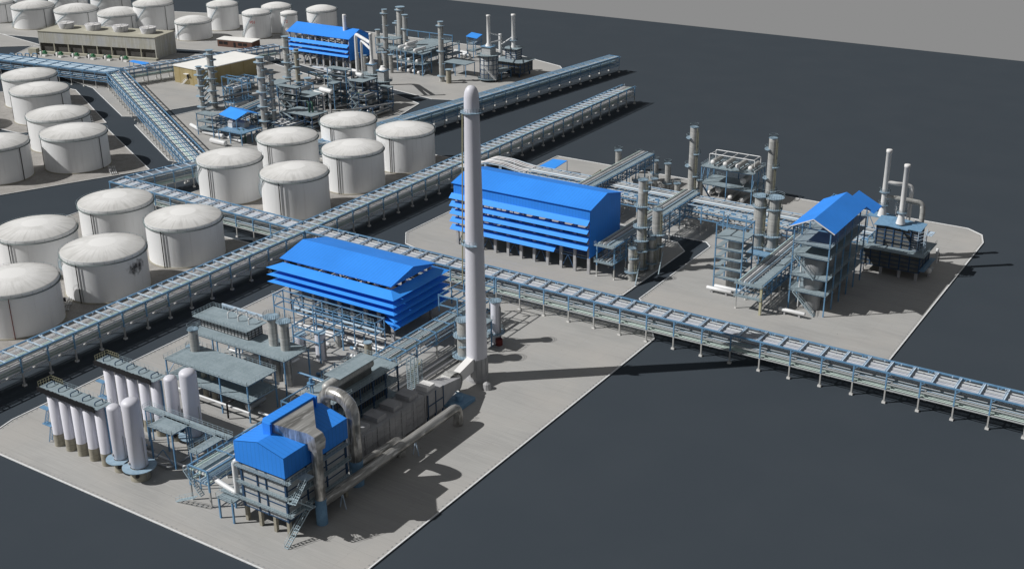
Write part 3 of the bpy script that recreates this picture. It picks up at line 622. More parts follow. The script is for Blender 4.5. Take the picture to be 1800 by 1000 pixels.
wves('rear tall white vessel standing in front of the large grey deck', -191.2, 161.9, 19.5, 1.95)
frame('small blue-framed platform between the white vessels', rq(-194.3, -187.2, 152.2, 156.8), [9], 1, 1, brace=((.2, 4, 'f'),))
frame('narrow raised walkway leading right from the small platform', rq(-201, -175.5, 157.0, 158.3), [9.0], 4, 1, cw=.22)
frame('narrow raised walkway beside the left end of the furnace pipeway', rq(-178.5, -176.6, 149.4, 156.8), [9.0], 1, 1, cw=.22)
frame('large two-level grey deck behind the rear white vessels', rq(-215, -188, 176, 185.2), [5.6, 10.0], 3, 1, brace=((.2, 5, 'l'), (5.7, 9.6, 'l')))
frame('long grey deck carrying the louvred box and two grey columns', rq(-221.6, -189.4, 190, 198.6), [10.0], 4, 1, brace=((5, 9.6, 'l'),))
t = thing('louvred_box', 'long low louvred box with a flat overhanging grey roof on the rear deck', 'plant housing', -213, 197, 10)
x0, x1, y0, y1 = -221.5, -205, 194, 199
part(MB().box(x0, x1, y0, y1, 10.0, 12.6), 'body', 'panel', t)
g = MB()
for k in range(15): x = x0+(x1-x0)*k/14; g.box(x-.08, x+.08, y0-.08, y0+.02, 10, 12.6)
for k in range(5): y = y0+(y1-y0)*k/4; g.box(x1-.02, x1+.08, y-.08, y+.08, 10, 12.6)
for k in range(5): z = 10+.62*k; g.box(x0, x1+.1, y0-.1, y0+.03, z, z+.1).box(x1-.02, x1+.1, y0, y1, z, z+.1)
part(g, 'louvre_grid', 'black', t)
rf = part(MB().box(x0-1.5, x1+1, y0-1.4, y1+1.0, 12.8, 12.95), 'roof_deck', 'grate', t)
part(MB().rail([(x1+1, y0-1.4, 12.95), (x0-1.5, y0-1.4, 12.95), (x0-1.5, y1+1, 12.95), (x1+1, y1+1, 12.95)], 1.1, 1.1, .06), 'railing', 'rail', rf)
for k in range(3):
    x = -214+3.6*k; part(MB().tube(bend([(x, y1-2.6, 12.9), (x, y1-2.6, 14.6), (x, y1+.6, 14.6), (x, y1+.6, 12.9)], .5, 4), .17, 6), 'hoop', 'pw', t)
part(MB().box(-220, -203, y1+1.2, y1+1.5, 13.6, 14.3).box(-220, -219.7, y1+1.2, y1+1.5, 10, 13.6), 'rear_beam', 'steel_l', t)
C1x, C1y = -209.3, 180.5
col('grey column standing through the left end of the large two-level deck', -212.2, 183.0, 15.6, 1.15, topr=1.45, ladder=False, rings=((10.9, 1.1, 100, 230),), lang=150)
col('left one of the two grey columns standing through the long deck', -197.9, 195.6, 17.4, 1.2, topr=2.1, ladder=False)
col('right one of the two grey columns standing through the long deck', -193.6, 195.2, 17.4, 1.2, topr=1.9, ladder=False)
for i, (dx, dy) in enumerate(((-206.5, 180), (-203.7, 180.2))):
    col(('left' if i == 0 else 'right')+' pale green column between the floors of the large two-level deck', dx, dy, 8.8, .8, top=False, ladder=False, mat='skirt', group='columns under the grey deck')
hves('grey horizontal vessel on the ground under the large two-level deck', -192, 182, 1.6, 5, .9, 90, 'pg')
hves('pale horizontal vessel low between the two grey decks', -206, 187.6, 2.0, 7, .8, 0, 'pg')
pipe('white pipe low along the front of the large two-level deck', [(-214, 175.4, 3.2), (-187.5, 175.4, 3.2)], .28, 'pw')
pipe('looped dark pipe at the corner of the large two-level deck', [(-193.8, 174.6, .4), (-193.8, 174.6, 4.6), (-192.5, 174.6, 5.2), (-192.5, 178, 5.2)], .22, 'black', rad=.6)
pipe('white pipe running between the two grey decks', [(-214, 188.2, 4.5), (-190, 188.2, 4.5)], .35, 'pw')
pipe('grey pipe crossing diagonally between the grey decks', [(-208, 183.5, 6.4), (-208, 191, 6.4)], .35, 'pg')
col('short dark vessel on the ground below the long deck', -203, 196.5, 5.5, 1.4, top=False, ladder=False, group='columns under the grey deck')
# frames and pipes in front of the wrap-round shed
frame('long open pipe frame standing before the wrap-round blue shed', rq(-222, -186.3, 220.8, 224.6), [9.0, 5.8], 5, 1, decks=(0, 0), rail=False, brace=((6, 8.8, 'l'), (6, 8.8, 'r')), cw=.26, posts='steel', name='open_steelwork', cat='steel frame')
b_ = MB(); b_.rail([(-222, 220.4, 9.0), (-186.3, 220.4, 9.0)], 1.1, 1.1, .05)
o = b_.build('handrail', 'rail'); o['label'] = 'thin handrail along the top beam of the long open pipe frame'; o['category'] = 'railing'
frame('square open pipe frame in front of the long pipe frame', rq(-203.8, -194.8, 208.6, 217.6), [9.0, 6.0], 1, 1, decks=(0, 0), rail=False, posts='steel', name='open_steelwork', cat='steel frame')
for i, (y, z, m_) in enumerate(((222.4, 1.2, 'pw'), (221.5, .9, 'pw'), (223.4, 3.4, 'pg'), (222.2, 5.9, 'pbl'))):
    pipe(['upper white pipe', 'lower white pipe', 'grey pipe', 'pale blue pipe'][i]+' running along the long open pipe frame', [(-216, y, z), (-185, y, z)], .33, m_)
for i, (x, y, h, r, m_) in enumerate(((-204.2, 211.6, 4.8, 1.35, 'whitev'), (-196.3, 210.6, 7.6, 1.4, 'whitev'), (-197.7, 219, 3.4, .9, 'tcol'), (-184.8, 215.8, 5.6, 1.0, 'skirt'))):
    col(['short white vessel near the rear of the square pipe frame', 'white vessel inside the front corner of the square pipe frame', 'small grey vessel with a looped pipe beside the long pipe frame', 'short beige vessel with blue top beside the boiler roof'][i], x, y, h, r, ladder=False, mat=m_, topr=r+.15, group='small upright vessels', rail=False)
hves('white horizontal exchanger lying on the pad behind the square pipe frame', -201, 216.6, 1.2, 4.5, .55, 0, 'pw')
hves('white horizontal exchanger lying on the pad before the beige vessel', -188.4, 214.6, 1.2, 5, .55, 0, 'pw')
for i in range(4):
    x = -214+i*2.2; pipe(['first', 'second', 'third', 'fourth'][i]+' arched blue pipe from the left at the corner of the long pipe frame', [(x, 214.5, .3), (x, 214.5, 3.2), (x, 219, 3.2), (x, 219, .3)], .14, 'steel_l')
# ================================================================ PIPEWAYS ON THE FRONT PAD
def pipeway(label, x0, x1, y0, y1, z, n, tiers=2, stair=None, mats=('grate', 'pw', 'pgr'), walk=True, cross=None, low=None, cat='pipe rack', name='pipeway', pdens=.9, upper=0):
    t = thing(name, label, cat, (x0+x1)/2, (y0+y1)/2, .16); W = x1-x0
    cm = MB().box(-.17, .17, -.17, .17, 0, z-.16).mesh('column'); ys = [y0+(y1-y0)*k/n for k in range(n+1)]
    rep(t, 'column', cm, 'rackcol', [(x-t.location.x, y-t.location.y, 0) for y in ys for x in (x0, x1)])
    for x in (x0, x1): part(MB().box(x-.16, x+.16, y0-.3, y1+.3, z-.3, z), 'side_beam', 'steel', t)
    k = cross or n; bm = MB().box(-W/2, W/2, -.14, .14, z-.28, z-.03).mesh('crossbeam'); rep(t, 'crossbeam', bm, 'steel', [(0, y0+(y1-y0)*i/k-t.location.y, 0) for i in range(k+1)])
    low = low or z-3; tf = MB()
    for y in ys: tf.box(x0, x1, y-.12, y+.12, low-.3, low)
    for x in (x0, x1): tf.box(x-.1, x+.1, y0, y1, low-.3, low-.05)
    part(tf, 'tier_frame', 'steel', t); rnd = random.Random(int(abs(x0*7+y0)))
    if walk:
        w_ = W*.26; xw = x0+W*.42; dk = part(MB().box(xw, xw+w_, y0, y1, z+.03, z+.12), 'walkway', 'grate', t)
        part(MB().rail([(xw, y0, z+.12), (xw, y1, z+.12)], 1, 1.8, .04).rail([(xw+w_, y0, z+.12), (xw+w_, y1, z+.12)], 1, 1.8, .04), 'railing', 'rail', dk)
    for zz, ms in ((z-1.0, ('pw', 'pg', 'pgr', 'pw')), (low, ('pg', 'pw', 'pgr', 'pbl'))):
        x = x0+.4
        while x < x1-.3:
            r = rnd.uniform(.12, .3)
            if rnd.random() < pdens: part(MB().tube([(x+r, y0-.2, zz+r), (x+r, y1+.2, zz+r)], r, 8), 'pipe', rnd.choice(ms), t)
            x += 2*r+rnd.uniform(.12, .5)
    if stair:
        s = MB()
        for (p, q, sd_) in stair: s.stair(p, q, 1.0, sd_)
        part(s, 'stairs', 'rail', t)
    return t
pipeway('pipeway with a metal stair entering the left side of the blue-roofed furnace', -175.2, -169.6, 145.6, 176, 8.6, 3, cross=4,
    stair=(((-175.2, 144.6, 8.0), (-170.8, 144.6, 3.2), (0, 1, 0)), ((-171.8, 143.6, 3.0), (-177.5, 143.6, .2), (0, 1, 0))))
pipeway('pipeway with a central walkway running from the boiler to the tall chimney', -176.7, -171.2, 202, 252, 7.4, 6, cross=8)
frame('raised blue pipe frame above the far end of the chimney pipeway', rq(-178.6, -172.5, 238.5, 256), [9.6, 12.3], 1, 3, decks=(0, 0), rail=False, zb=7.4, name='open_steelwork', cat='steel frame')
# ================================================================ FURNACE WITH BLUE ROOF
t = thing('furnace', 'square furnace building under a blue cladding roof at the front of the pad', 'furnace building', -154.3, 155.5, .16)
x0, x1, y0, y1 = -160.2, -148.3, 146.2, 164
part(MB().box(x0, x1, y0, y1, 3.7, 14.2), 'walls', 'panel', t)
fr = MB()
for z in (3.75, 5.3, 7.1, 8.8, 10.5, 12.2, 13.6):
    fr.box(x0-.1, x1+.1, y0-.12, y0+.02, z, z+.22).box(x1-.02, x1+.12, y0-.1, y1+.1, z, z+.22).box(x0-.12, x0+.02, y0-.1, y1+.1, z, z+.22).box(x0-.1, x1+.1, y1-.02, y1+.12, z, z+.22)
for k, f in enumerate((0, .36, .56, 1)):
    x = x0+(x1-x0)*f; w_ = .28 if f in (0, 1) else .14; fr.box(x-w_, x+w_, y0-.2, y0+.02, 3.7, 14)
    fr.box(x-w_, x+w_, y1-.02, y1+.2, 3.7, 14)
for k, f in enumerate((0, .33, .66, 1)):
    y = y0+(y1-y0)*f; w_ = .26 if f in (0, 1) else .18; fr.box(x1-.02, x1+.2, y-w_, y+w_, 3.7, 14)
part(fr, 'wall_frame', 'dsteel', t)
rf = MB(); X0, X1, Y0, Y1, ZB, ZE, ZR = -161.1, -147.8, 145.7, 164.6, 14.1, 18.7, 20.3; xm = (X0+X1)/2
for yy in (Y0, Y1): part(MB().add([(X0, yy, ZB), (X1, yy, ZB), (X1, yy, ZE), (xm, yy, ZR), (X0, yy, ZE)], [(0, 1, 2, 3, 4)]), 'roof_gable', 'bluex', t)
rs = MB().sheet([(X1, Y0, ZE), (X1, Y1, ZE), (xm, Y1, ZR), (xm, Y0, ZR)], .1).sheet([(X0, Y1, ZE), (X0, Y0, ZE), (xm, Y0, ZR), (xm, Y1, ZR)], .1)
rs.box(X1-.1, X1, Y0+.01, Y1-.01, ZB, ZE-.01).box(X0, X0+.1, Y0+.01, Y1-.01, ZB, ZE-.01); part(rs, 'roof', 'bluey', t)
mo = MB(); a0, a1, b0, b1 = -157.2, -154.2, 149.2, 163.2
mo.prism([(a0, b0+1.2), (a0+1.0, b0), (a1, b0), (a1, b0+.5), (a1-.4, b0+.5), (a1-.4, b1-.5), (a1, b1-.5), (a1, b1), (a0, b1)], 18.8, 22.6); part(mo, 'roof_monitor', 'bluey', t)
part(MB().box(x0+.8, x1-.8, y0+.8, y1-.8, 3.2, 3.7), 'floor', 'dsteel', t)
for x in (-160, -156.2, -152.2, -148.6):
    for y in (146.5, 155, 163.6): part(MB().box(x-.35, x+.35, y-.35, y+.35, .16, 3.6), 'leg', 'skirt', t)
for z, xl in ((13.3, X0), (9.6, X0+.2), (5.8, X0-4.8)):
    dk = part(MB().box(xl, X1+1.4, y0-1.05, y0-.2, z-.14, z).box(x1+.2, x1+1.4, y0-.2, y1, z-.14, z), 'walkway', 'grate', t)
    part(MB().rail([(xl, y0-1.3, z), (X1+1.4, y0-1.3, z), (x1+1.4, y0-1.3, z), (x1+1.4, y1, z)], 1.05, 1.1, .05), 'railing', 'rail', dk)
s = MB().stair((x1+2.1, y0-.2, 9.6), (x1+2.1, y0+4.2, 5.8), 1, (1, 0, 0)).stair((x1+1.9, y0+4, 5.8), (x1+1.9, y0-3.2, .3), 1, (1, 0, 0)).box(x1+1.4, x1+2.8, y0+3.2, y0+5, 5.66, 5.8).box(x1+1.4, x1+2.8, y0-1.4, y0+.4, 9.46, 9.6)
part(s, 'stairs', 'rail', t)
s = MB().stair((x1+3.0, y0+2.5, 13.3), (x1+3.0, y0-1.2, 9.6), 1, (1, 0, 0)).box(x1+1.4, x1+3.6, y0+2, y0+4.4, 13.16, 13.3); part(s, 'stairs', 'rail', t)
frame('small blue platform on four legs beside the left face of the furnace', rq(-165.2, -161.4, 143.9, 148.2), [5.2], 1, 1, cw=.35)
pipe('white elbow pipe at the upper left corner of the furnace', [(-169.2, 146.8, 6.6), (-161.9, 146.0, 5.9), (-161.9, 146.0, 13.6), (-160.5, 147, 13.6)], .55, 'pw', name='elbow_pipe', rad=.9)
# hood and big ducts
hd = thing('furnace_duct', 'galvanised hood tapering out of the blue roof into a vertical duct with a blue foot', 'duct', -146.3, 153.5, .16)
m_ = MB(); A_ = [(-154.5, 150.2, 19.3), (-154.5, 162.2, 19.3), (-154.5, 162.2, 22.2), (-154.5, 150.2, 22.2)]; B_ = [(-147.3, 152.2, 18.9), (-147.3, 154.9, 18.9), (-147.3, 154.9, 21.3), (-147.3, 152.2, 21.3)]
m_.add(A_+B_, [(0, 4, 5, 1), (1, 5, 6, 2), (2, 6, 7, 3), (3, 7, 4, 0), (4, 7, 6, 5)]); part(m_, 'hood', 'duct', hd)
m_ = MB(); m_.add([(-147.3, 152.2, 18.9), (-147.3, 154.9, 18.9), (-147.3, 154.9, 21.3), (-147.3, 152.2, 21.3), (-145.0, 152.0, 19.4), (-145.0, 155.0, 19.4), (-145.2, 154.8, 17.4), (-145.2, 152.3, 17.4), (-147.4, 152.3, 17.4), (-147.4, 154.8, 17.4), (-145.5, 152.3, 20.8), (-145.5, 154.8, 20.8)],
    [(3, 2, 11, 10), (10, 11, 5, 4), (4, 5, 6, 7), (0, 3, 10, 4, 7, 8), (1, 9, 6, 5, 11, 2), (0, 8, 9, 1)]); part(m_, 'hood_elbow', 'duct', hd)
part(MB().lathe(-146.3, 153.5, [(1.15, 17.6), (1.1, 6)], 28), 'duct', 'duct', hd); part(MB().lathe(-146.3, 153.5, [(1.17, .16), (1.17, 6.0), (1.1, 6.0)], 28), 'duct_foot', 'bdeck', hd)
part(MB().tube(bend([(-146.3, 154, 4.9), (-146.3, 201.3, 4.9), (-146.3, 201.3, .2)], 2.2, 7), 1.15, 20), 'long_duct', 'duct', hd)
for yy in (160, 185): part(MB().bar((-147.1, yy, .16), (-146.3, yy, 3.8), .18).bar((-145.5, yy, .16), (-146.3, yy, 3.8), .18), 'duct_support', 'steel_l', hd)
gd = thing('gooseneck_duct', 'thick galvanised duct arching over from the furnace roof down to a blue foot', 'duct', -149.6, 168.6, .16)
part(MB().tube(bend([(-158.4, 169.5, 12), (-158.4, 169.5, 20.3), (-149.7, 168.7, 20.3), (-149.7, 168.7, 6.0)], 4.3, 9), 1.45, 24), 'duct', 'duct', gd)
part(MB().lathe(-149.7, 168.7, [(1.5, .16), (1.5, 6.2), (1.4, 6.2)], 28), 'duct_foot', 'bdeck', gd)
part(MB().tube(bend([(-149.4, 169.5, 4.4), (-149.0, 183, 4.4), (-149.0, 183, .2)], 2.0, 7), 1.1, 20), 'low_duct', 'duct', gd)
# ================================================================ HEATER BOX ROW AND BREECHING
t = thing('heat_recovery_unit', 'long grey ribbed casing of box modules leading to the chimney base', 'boiler casing', -154.5, 188, .16)
X0, X1, Y0, Y1 = -157.6, -152.2, 170.5, 196.5
part(MB().box(X0, X1, Y0, Y1, 1.6, 8.3), 'casing', 'grey', t)
r = MB()
for k in range(7): y = Y0+(Y1-Y0)*k/6; r.box(X1-.05, X1+.22, y-.16, y+.16, 1.4, 8.4)
for z in (1.7, 3.3, 4.9, 6.5, 8.0): r.box(X1-.05, X1+.14, Y0, Y1, z, z+.16)
for k in range(13): y = Y0+(Y1-Y0)*(k+.5)/13; r.box(X1-.05, X1+.07, y-.06, y+.06, 1.6, 8.3)
part(r, 'casing_rib', 'grey', t)
for k in range(4):
    y = 174.5+5.8*k; part(MB().prism([(X0+.6, y), (X1-.8, y), (X1-.8, y+3.2), (X0+.6, y+3.2)], 8.3, 9.6), 'roof_box', 'grey', t)
part(MB().box(-156.6, -151.9, 197.2, 203.4, 2.2, 8.0), 'end_module', 'grey', t)
e = MB()
for y in (197.3, 200.3, 203.3): e.box(-151.95, -151.75, y-.12, y+.12, 2.2, 8).bar((-152.1, y, .16), (-152.1, y, 2.2), .3)
e.box(-151.95, -151.8, 197.2, 203.4, 4.8, 5.1); part(e, 'end_frame', 'dsteel', t)
part(MB().box(-156, -152.8, 198.3, 201.3, 8.0, 9.2), 'end_roof_box', 'white', t)
for k in range(5): y = Y0+1+5.8*k; part(MB().box(-152.8, -152.4, y-.2, y+.2, .16, 1.6), 'leg', 'grey', t)
part(MB().box(-157, -150.6, 165.8, 170.4, 5.2, 7.6), 'front_box', 'white', t)
part(MB().box(-156, -152.4, 166.4, 170.4, 7.6, 9.2), 'front_upper_box', 'white', t)
bt = thing('flue_breeching', 'grey taper boxes and curved fan housing on a blue base at the chimney foot', 'flue duct', -155, 209, .16)
m_ = MB(); q0 = [(-156.4, 203.4, 2.4), (-152, 203.4, 2.4), (-152, 203.4, 7.8), (-156.4, 203.4, 7.8)]; q1 = [(-156, 212.5, 3.2), (-153.4, 212.5, 3.2), (-153.4, 212.5, 5.6), (-156, 212.5, 5.6)]
m_.add(q0+q1, [(0, 1, 5, 4), (1, 2, 6, 5), (2, 3, 7, 6), (3, 0, 4, 7), (4, 5, 6, 7), (3, 2, 1, 0)]); part(m_, 'taper_box', 'grey', bt)
m_ = MB(); q0 = [(-156.9, 212.6, 2.4), (-155.1, 212.6, 2.4), (-155.1, 212.6, 5.0), (-156.9, 212.6, 5.0)]; q1 = [(-157, 220.9, 3.6), (-154.9, 220.9, 3.6), (-154.9, 220.9, 7.0), (-157, 220.9, 7.0)]
m_.add(q0+q1, [(0, 1, 5, 4), (1, 2, 6, 5), (2, 3, 7, 6), (3, 0, 4, 7), (4, 5, 6, 7), (3, 2, 1, 0)]); part(m_, 'inlet_box', 'white', bt)
part(MB().bar((-156, 214, .16), (-156, 214, 2.6), .4), 'inlet_leg', 'steel', bt)
pts = [(3.4*math.cos(a), 3.0*math.sin(a)) for a in [D(-60+25*k) for k in range(12)]]
m_ = MB()
for (a, b), (c, d_) in zip(pts, pts[1:]): m_.sheet([(-157.2, 211.6+a, 3.6+b), (-154.6, 211.6+a, 3.6+b), (-154.6, 211.6+c, 3.6+d_), (-157.2, 211.6+c, 3.6+d_)], .12)
part(m_, 'fan_housing', 'tcol', bt)
part(MB().box(-154.5, -149.5, 206.5, 213, .16, 1.2), 'base_plinth', 'bdeck', bt)
part(MB().cyl(-151.8, 209.5, 1.2, 2.6, .9), 'motor', 'bdeck', bt)
part(MB().lathe(-150.6, 219.6, [(1.2, .16), (.9, 1.6), (.01, 2.2)], 10, smooth=False), 'drain_pot', 'grey', bt)
# ================================================================ BOILER WITH STEAM DRUM
bo = frame('dark three-level boiler structure with a steam drum under a grey roof strip', rq(-167.0, -158.3, 172.3, 194.7), [7.9, 11.7, 15.5], 1, 5, name='boiler_structure', cat='boiler', posts='dsteel')
part(MB().box(-166.2, -160.6, 173.2, 193.6, 2.5, 15.2), 'boiler_wall', 'dpanel', bo)
r = MB()
for k in range(24): y = 173.4+.86*k; r.box(-160.65, -160.45, y-.08, y+.08, 2.5, 15.2)
part(r, 'wall_rib', 'dsteel', bo)
part(MB().tube([(-161.2, 172.9, 17.9), (-161.2, 173.0, 17.9), (-161.2, 173.4, 17.9), (-161.2, 174.1, 17.9), (-161.2, 188.5, 17.9)], 1.2, 20, radii=[.05, .6, 1.05, 1.25, 1.25]), 'steam_drum', 'tcol', bo)
part(MB().box(-163.2, -160.4, 175.6, 188, 15.5, 17.0), 'drum_support', 'dpanel', bo)
dk = part(MB().box(-164.0, -159.3, 176.2, 189.0, 19.2, 19.35), 'drum_deck', 'grate', bo); part(MB().rail([(-164.0, 176.2, 19.35), (-164.0, 189.0, 19.35), (-159.3, 189.0, 19.35)], 1.0, 1.0, .05), 'railing', 'rail', dk)
part(MB().bar((-165.8, 173.6, 15.5), (-165.8, 173.6, 18.6), .22).bar((-165.1, 173.6, 15.5), (-165.1, 173.6, 18.3), .22).cyl(-165.5, 173.6, 18.2, 19.1, .4).cyl(-165.5, 173.6, 17.8, 18.0, .9), 'vent_silencer', 'steel', bo)
gr = thing('caged_stair_tower', 'caged stair tower at the far corner of the boiler structure', 'stair tower', -160.8, 203.8, .16)
g = MB()
for x in (-162.2, -161.1, -160, -158.9):
    for y in (203, 204.6): g.box(x-.08, x+.08, y-.08, y+.08, .16, 12.5)
for k in range(22): z = .6+.55*k; g.box(-162.2, -158.9, 202.95, 203.05, z, z+.1).box(-162.2, -158.9, 204.55, 204.65, z, z+.1)
part(g, 'cage', 'rail', gr)
part(MB().stair((-162, 203.8, .3), (-159.1, 203.8, 4), 1, (0, 1, 0)).stair((-159.1, 203.8, 4), (-162, 203.8, 8), 1, (0, 1, 0)).stair((-162, 203.8, 8), (-159.1, 203.8, 11.6), 1, (0, 1, 0)), 'stairs', 'yrail', gr)
# ================================================================ COLUMNS BESIDE THE CHIMNEY
R5 = lambda *zs: tuple((z, 1.2, -200 + 37*i, 20+37*i) for i, z in enumerate(zs))
col('stout grey column with blue ring platforms just left of the chimney', -164.3, 229.6, 11.6, 1.75, rings=((7.4, 1.1, 0, 360), (4.8, .9, -90, 90), (1.8, 1.5, 0, 360)), ladder=False)
col('white column with a dark red base band just right of the chimney', -163.3, 242.8, 12.2, 1.3, mat='whitev', ladder=False, top=True, rings=((3.2, 1.2, 0, 360),))
t = thing('red_drum', 'small dark red drum at the foot of the white column right of the chimney', 'drum', -161.5, 241.6, .16)
part(MB().cyl(-161.5, 241.6, .4, 2.2, .95), 'shell', 'red', t); part(MB().box(-162.6, -160.4, 240.6, 242.6, .16, .4), 'base', 'grey', t)
frame('open braced frame mostly hidden behind the right side of the chimney', rq(-166, -162.8, 236, 240), [4, 8], 1, 1, mat='grate', brace=((.2, 3, 'f'),))

# ---- small pipework and skids on the front pad
def run(label, pts, r, m, **k): return pipe(label, pts, r, m, **k)
for i, (pts, r, m_, nm) in enumerate((
    ([(-187, 178, 2.4), (-178, 178, 2.4), (-178, 186, 2.4), (-178, 186, .3)], .28, 'pw', 'white pipe leaving the large deck towards the boiler at low level'),
    ([(-187, 192, 6.8), (-176, 192, 6.8)], .25, 'steel', 'blue pipe bridging the long deck and the boiler structure'),
    ([(-187, 194.5, 4.6), (-176, 194.5, 4.6), (-176, 205, 4.6)], .3, 'pg', 'grey pipe turning from the long deck to the chimney pipeway'),
    ([(-186, 197, 2.2), (-172, 197, 2.2)], .3, 'pw', 'low white pipe between the long deck and the boiler structure'),
    ([(-190, 206, .9), (-178.5, 206, .9), (-178.5, 214, .9)], .3, 'pw', 'low white pipe beside the square pipe frame'),
    ([(-183, 165, 1.2), (-183, 178, 1.2)], .3, 'pw', 'low white pipe behind the furnace pipeway'),
    ([(-188, 163, 1.0), (-176, 163, 1.0)], .26, 'pg', 'low grey pipe beside the rear tall white vessel'),
    ([(-205, 151, .8), (-188, 151, .8), (-188, 157, .8)], .3, 'pg', 'low grey pipe behind the two front white vessels'),
    ([(-205, 153.2, 1.0), (-182, 153.2, 1.0)], .25, 'pw', 'low white pipe under the small blue-framed platform'),
    ([(-220, 200.5, 1.2), (-200, 200.5, 1.2), (-200, 206, 1.2)], .3, 'pw', 'low white pipe behind the louvred box deck'),
    ([(-220, 203, 2.6), (-206, 203, 2.6), (-206, 216, 2.6)], .25, 'pbl', 'pale blue pipe from the louvred deck to the square pipe frame'),
    ([(-166, 205, 1.0), (-166, 232, 1.0)], .4, 'grey', 'thick low grey pipe beside the chimney pipeway'),
    ([(-168.6, 205, .8), (-168.6, 235, .8)], .25, 'pw', 'thin low white pipe beside the chimney pipeway'))):
    run(nm, pts, r, m_)
def skid(label, x, y, s=1.0, ang=0):
    t = thing('pump_skid', label, 'pump', x, y, .16, 'small pump skids'); c, q = math.cos(D(ang)), math.sin(D(ang))
    part(MB().box(x-1.3*s, x+1.3*s, y-.6*s, y+.6*s, .16, .45), 'base_frame', 'grey', t)
    part(MB().tube([(x-1.1*s, y, .95), (x-.1*s, y, .95)], .38*s, 10), 'motor', 'steel', t); part(MB().tube([(x+.1*s, y, .95), (x+.9*s, y, .95)], .5*s, 10), 'casing', 'pg', t)
    part(MB().tube(bend([(x+.6*s, y, 1.1), (x+.6*s, y, 2.3), (x+.6*s, y+1.6, 2.3)], .4, 3), .16, 6), 'outlet_pipe', 'pw', t)
for i, (x, y, nm) in enumerate(((-184, 170.5, 'pump skid behind the furnace pipeway near the tall rear vessel'), (-186.2, 187.2, 'pump skid at the right ends of the two grey decks'), (-189.5, 202.5, 'pump skid behind the two grey columns of the long deck'),
    (-206.5, 207, 'pump skid left of the square pipe frame'), (-192, 218.6, 'pump skid behind the square pipe frame by the long frame'), (-199, 154.8, 'pump skid left of the small blue-framed platform'), (-180.5, 160.8, 'pump skid between the narrow walkway and the deck'), (-168, 239, 'pump skid behind the stout column by the chimney'))):
    skid(nm, x, y, 1.1)
for (q, lv, nm) in ((rq(-186, -180, 199, 204), [4.5], 'small empty pipe frame behind the long deck'), (rq(-221, -216, 202, 208), [3.6], 'small empty pipe frame left of the louvred box'), (rq(-182.5, -178.5, 181, 190), [5.5], 'narrow pipe frame between the grey decks and the boiler')):
    frame(nm, q, lv, 1, 1, decks=(0,), rail=False, cw=.22, name='open_steelwork', cat='steel frame')
# ================================================================ RIGHT-HAND UNITS
def colpx(label, bx, by, ty, w, **k):
    """column whose foot centre is seen at bx,by; ty = picture row of its top; w = width in the picture"""
    x, y = at(bx, by); v = V((x, y, -CAMZ)); dep = v.dot(_F); r = w*dep/F_PX/2; h = hgt(bx, by, ty)
    return col(label, x, y, h, r, **k)
def rings(h, n, out=1.0, lo=.15, span=200, start=0, step=150):
    return tuple((h*(lo+(1-lo)*(i+.3)/n), out, start+step*i, start+step*i+span) for i in range(n))
# two-storey rack along x and the elevated pipeways crossing it
def xrack(label, x0, x1, y0, y1, z, n, group='pipe racks crossing the plant'):
    t = thing('pipe_rack', label, 'pipe rack', x0, (y0+y1)/2, .16, group); yc = (y0+y1)/2; W = (y1-y0)/2; L = x1-x0
    cm = MB().box(-.17, .17, -.17, .17, 0, z-.3).mesh('column'); rep(t, 'column', cm, 'rackcol', [(L*k/n, s*W, 0) for k in range(n+1) for s in (-1, 0, 1)])
    bm = MB().box(-.14, .14, -W, W, z-.45, z-.17).mesh('crossbeam'); rep(t, 'crossbeam', bm, 'steel', [(L*k/(2*n), 0, 0) for k in range(2*n+1)])
    for s in (-1, 0, 1): part(MB().box(x0-.2, x1+.2, yc+s*W-.16, yc+s*W+.16, z-.3, z), 'side_beam', 'steel_l', t)
    tf = MB(); rnd = random.Random(11)
    for zz in (z-2.2, z-4.4):
        for s in (-1, 1): tf.box(x0, x1, yc+s*W-.12, yc+s*W+.12, zz-.3, zz)
        for k in range(2*n+1): x = x0+L*k/(2*n); tf.box(x-.14, x+.14, y0, y1, zz-.3, zz)
    for k in range(n*2):
        x = x0+L*(k+.4)/(2*n)
        for s in (-.5, .4): tf.box(x, x+1.6, yc+s*W-.1, yc+s*W+.1, z-2.2, z-1.2)
    part(tf, 'tier_frame', 'steel', t)
    for zz, fill in ((z-.15, .5), (z-2.1, .45), (z-4.3, .4)):
        y = y0+.5
        while y < y1-.5:
            r = rnd.uniform(.09, .22)
            if rnd.random() < fill: part(MB().tube([(x0, y+r, zz+r), (x1, y+r, zz+r)], r, 8), 'pipe', rnd.choice(['pw', 'pbl', 'pgy', 'pbl', 'pg']), t)
            y += 2*r+rnd.uniform(.15, .5)
    return t
xrack('broad two-tier pipe rack crossing the rear pad behind the largest blue shed', -222, -97, 346.5, 356.0, 10, 16)
t = thing('pipe_arch', 'bundle of pale pipes arching from the longest rack down to the rear rack', 'pipe bundle', -236, 351, .16)
for i in range(7):
    y = 347.2+1.3*i; part(MB().tube(bend([(-249, y, 7.6), (-243, y, 8.2), (-237, y, 11.3), (-230, y, 11.3), (-223, y, 10.2), (-220, y, 10.2)], 1.5, 4), .15+.05*(i % 3), 8), 'pipe', ['pw', 'pp', 'pw', 'pg', 'pw', 'pp', 'pw'][i], t)
for x, z in ((-243, 8), (-236.5, 11), (-230, 11)):
    for y in (346.8, 355.6): part(MB().box(x-.15, x+.15, y-.15, y+.15, 0, z), 'post', 'steel_l', t)
    part(MB().box(x-.12, x+.12, 346.6, 355.8, z-.3, z), 'crossbeam', 'steel', t)
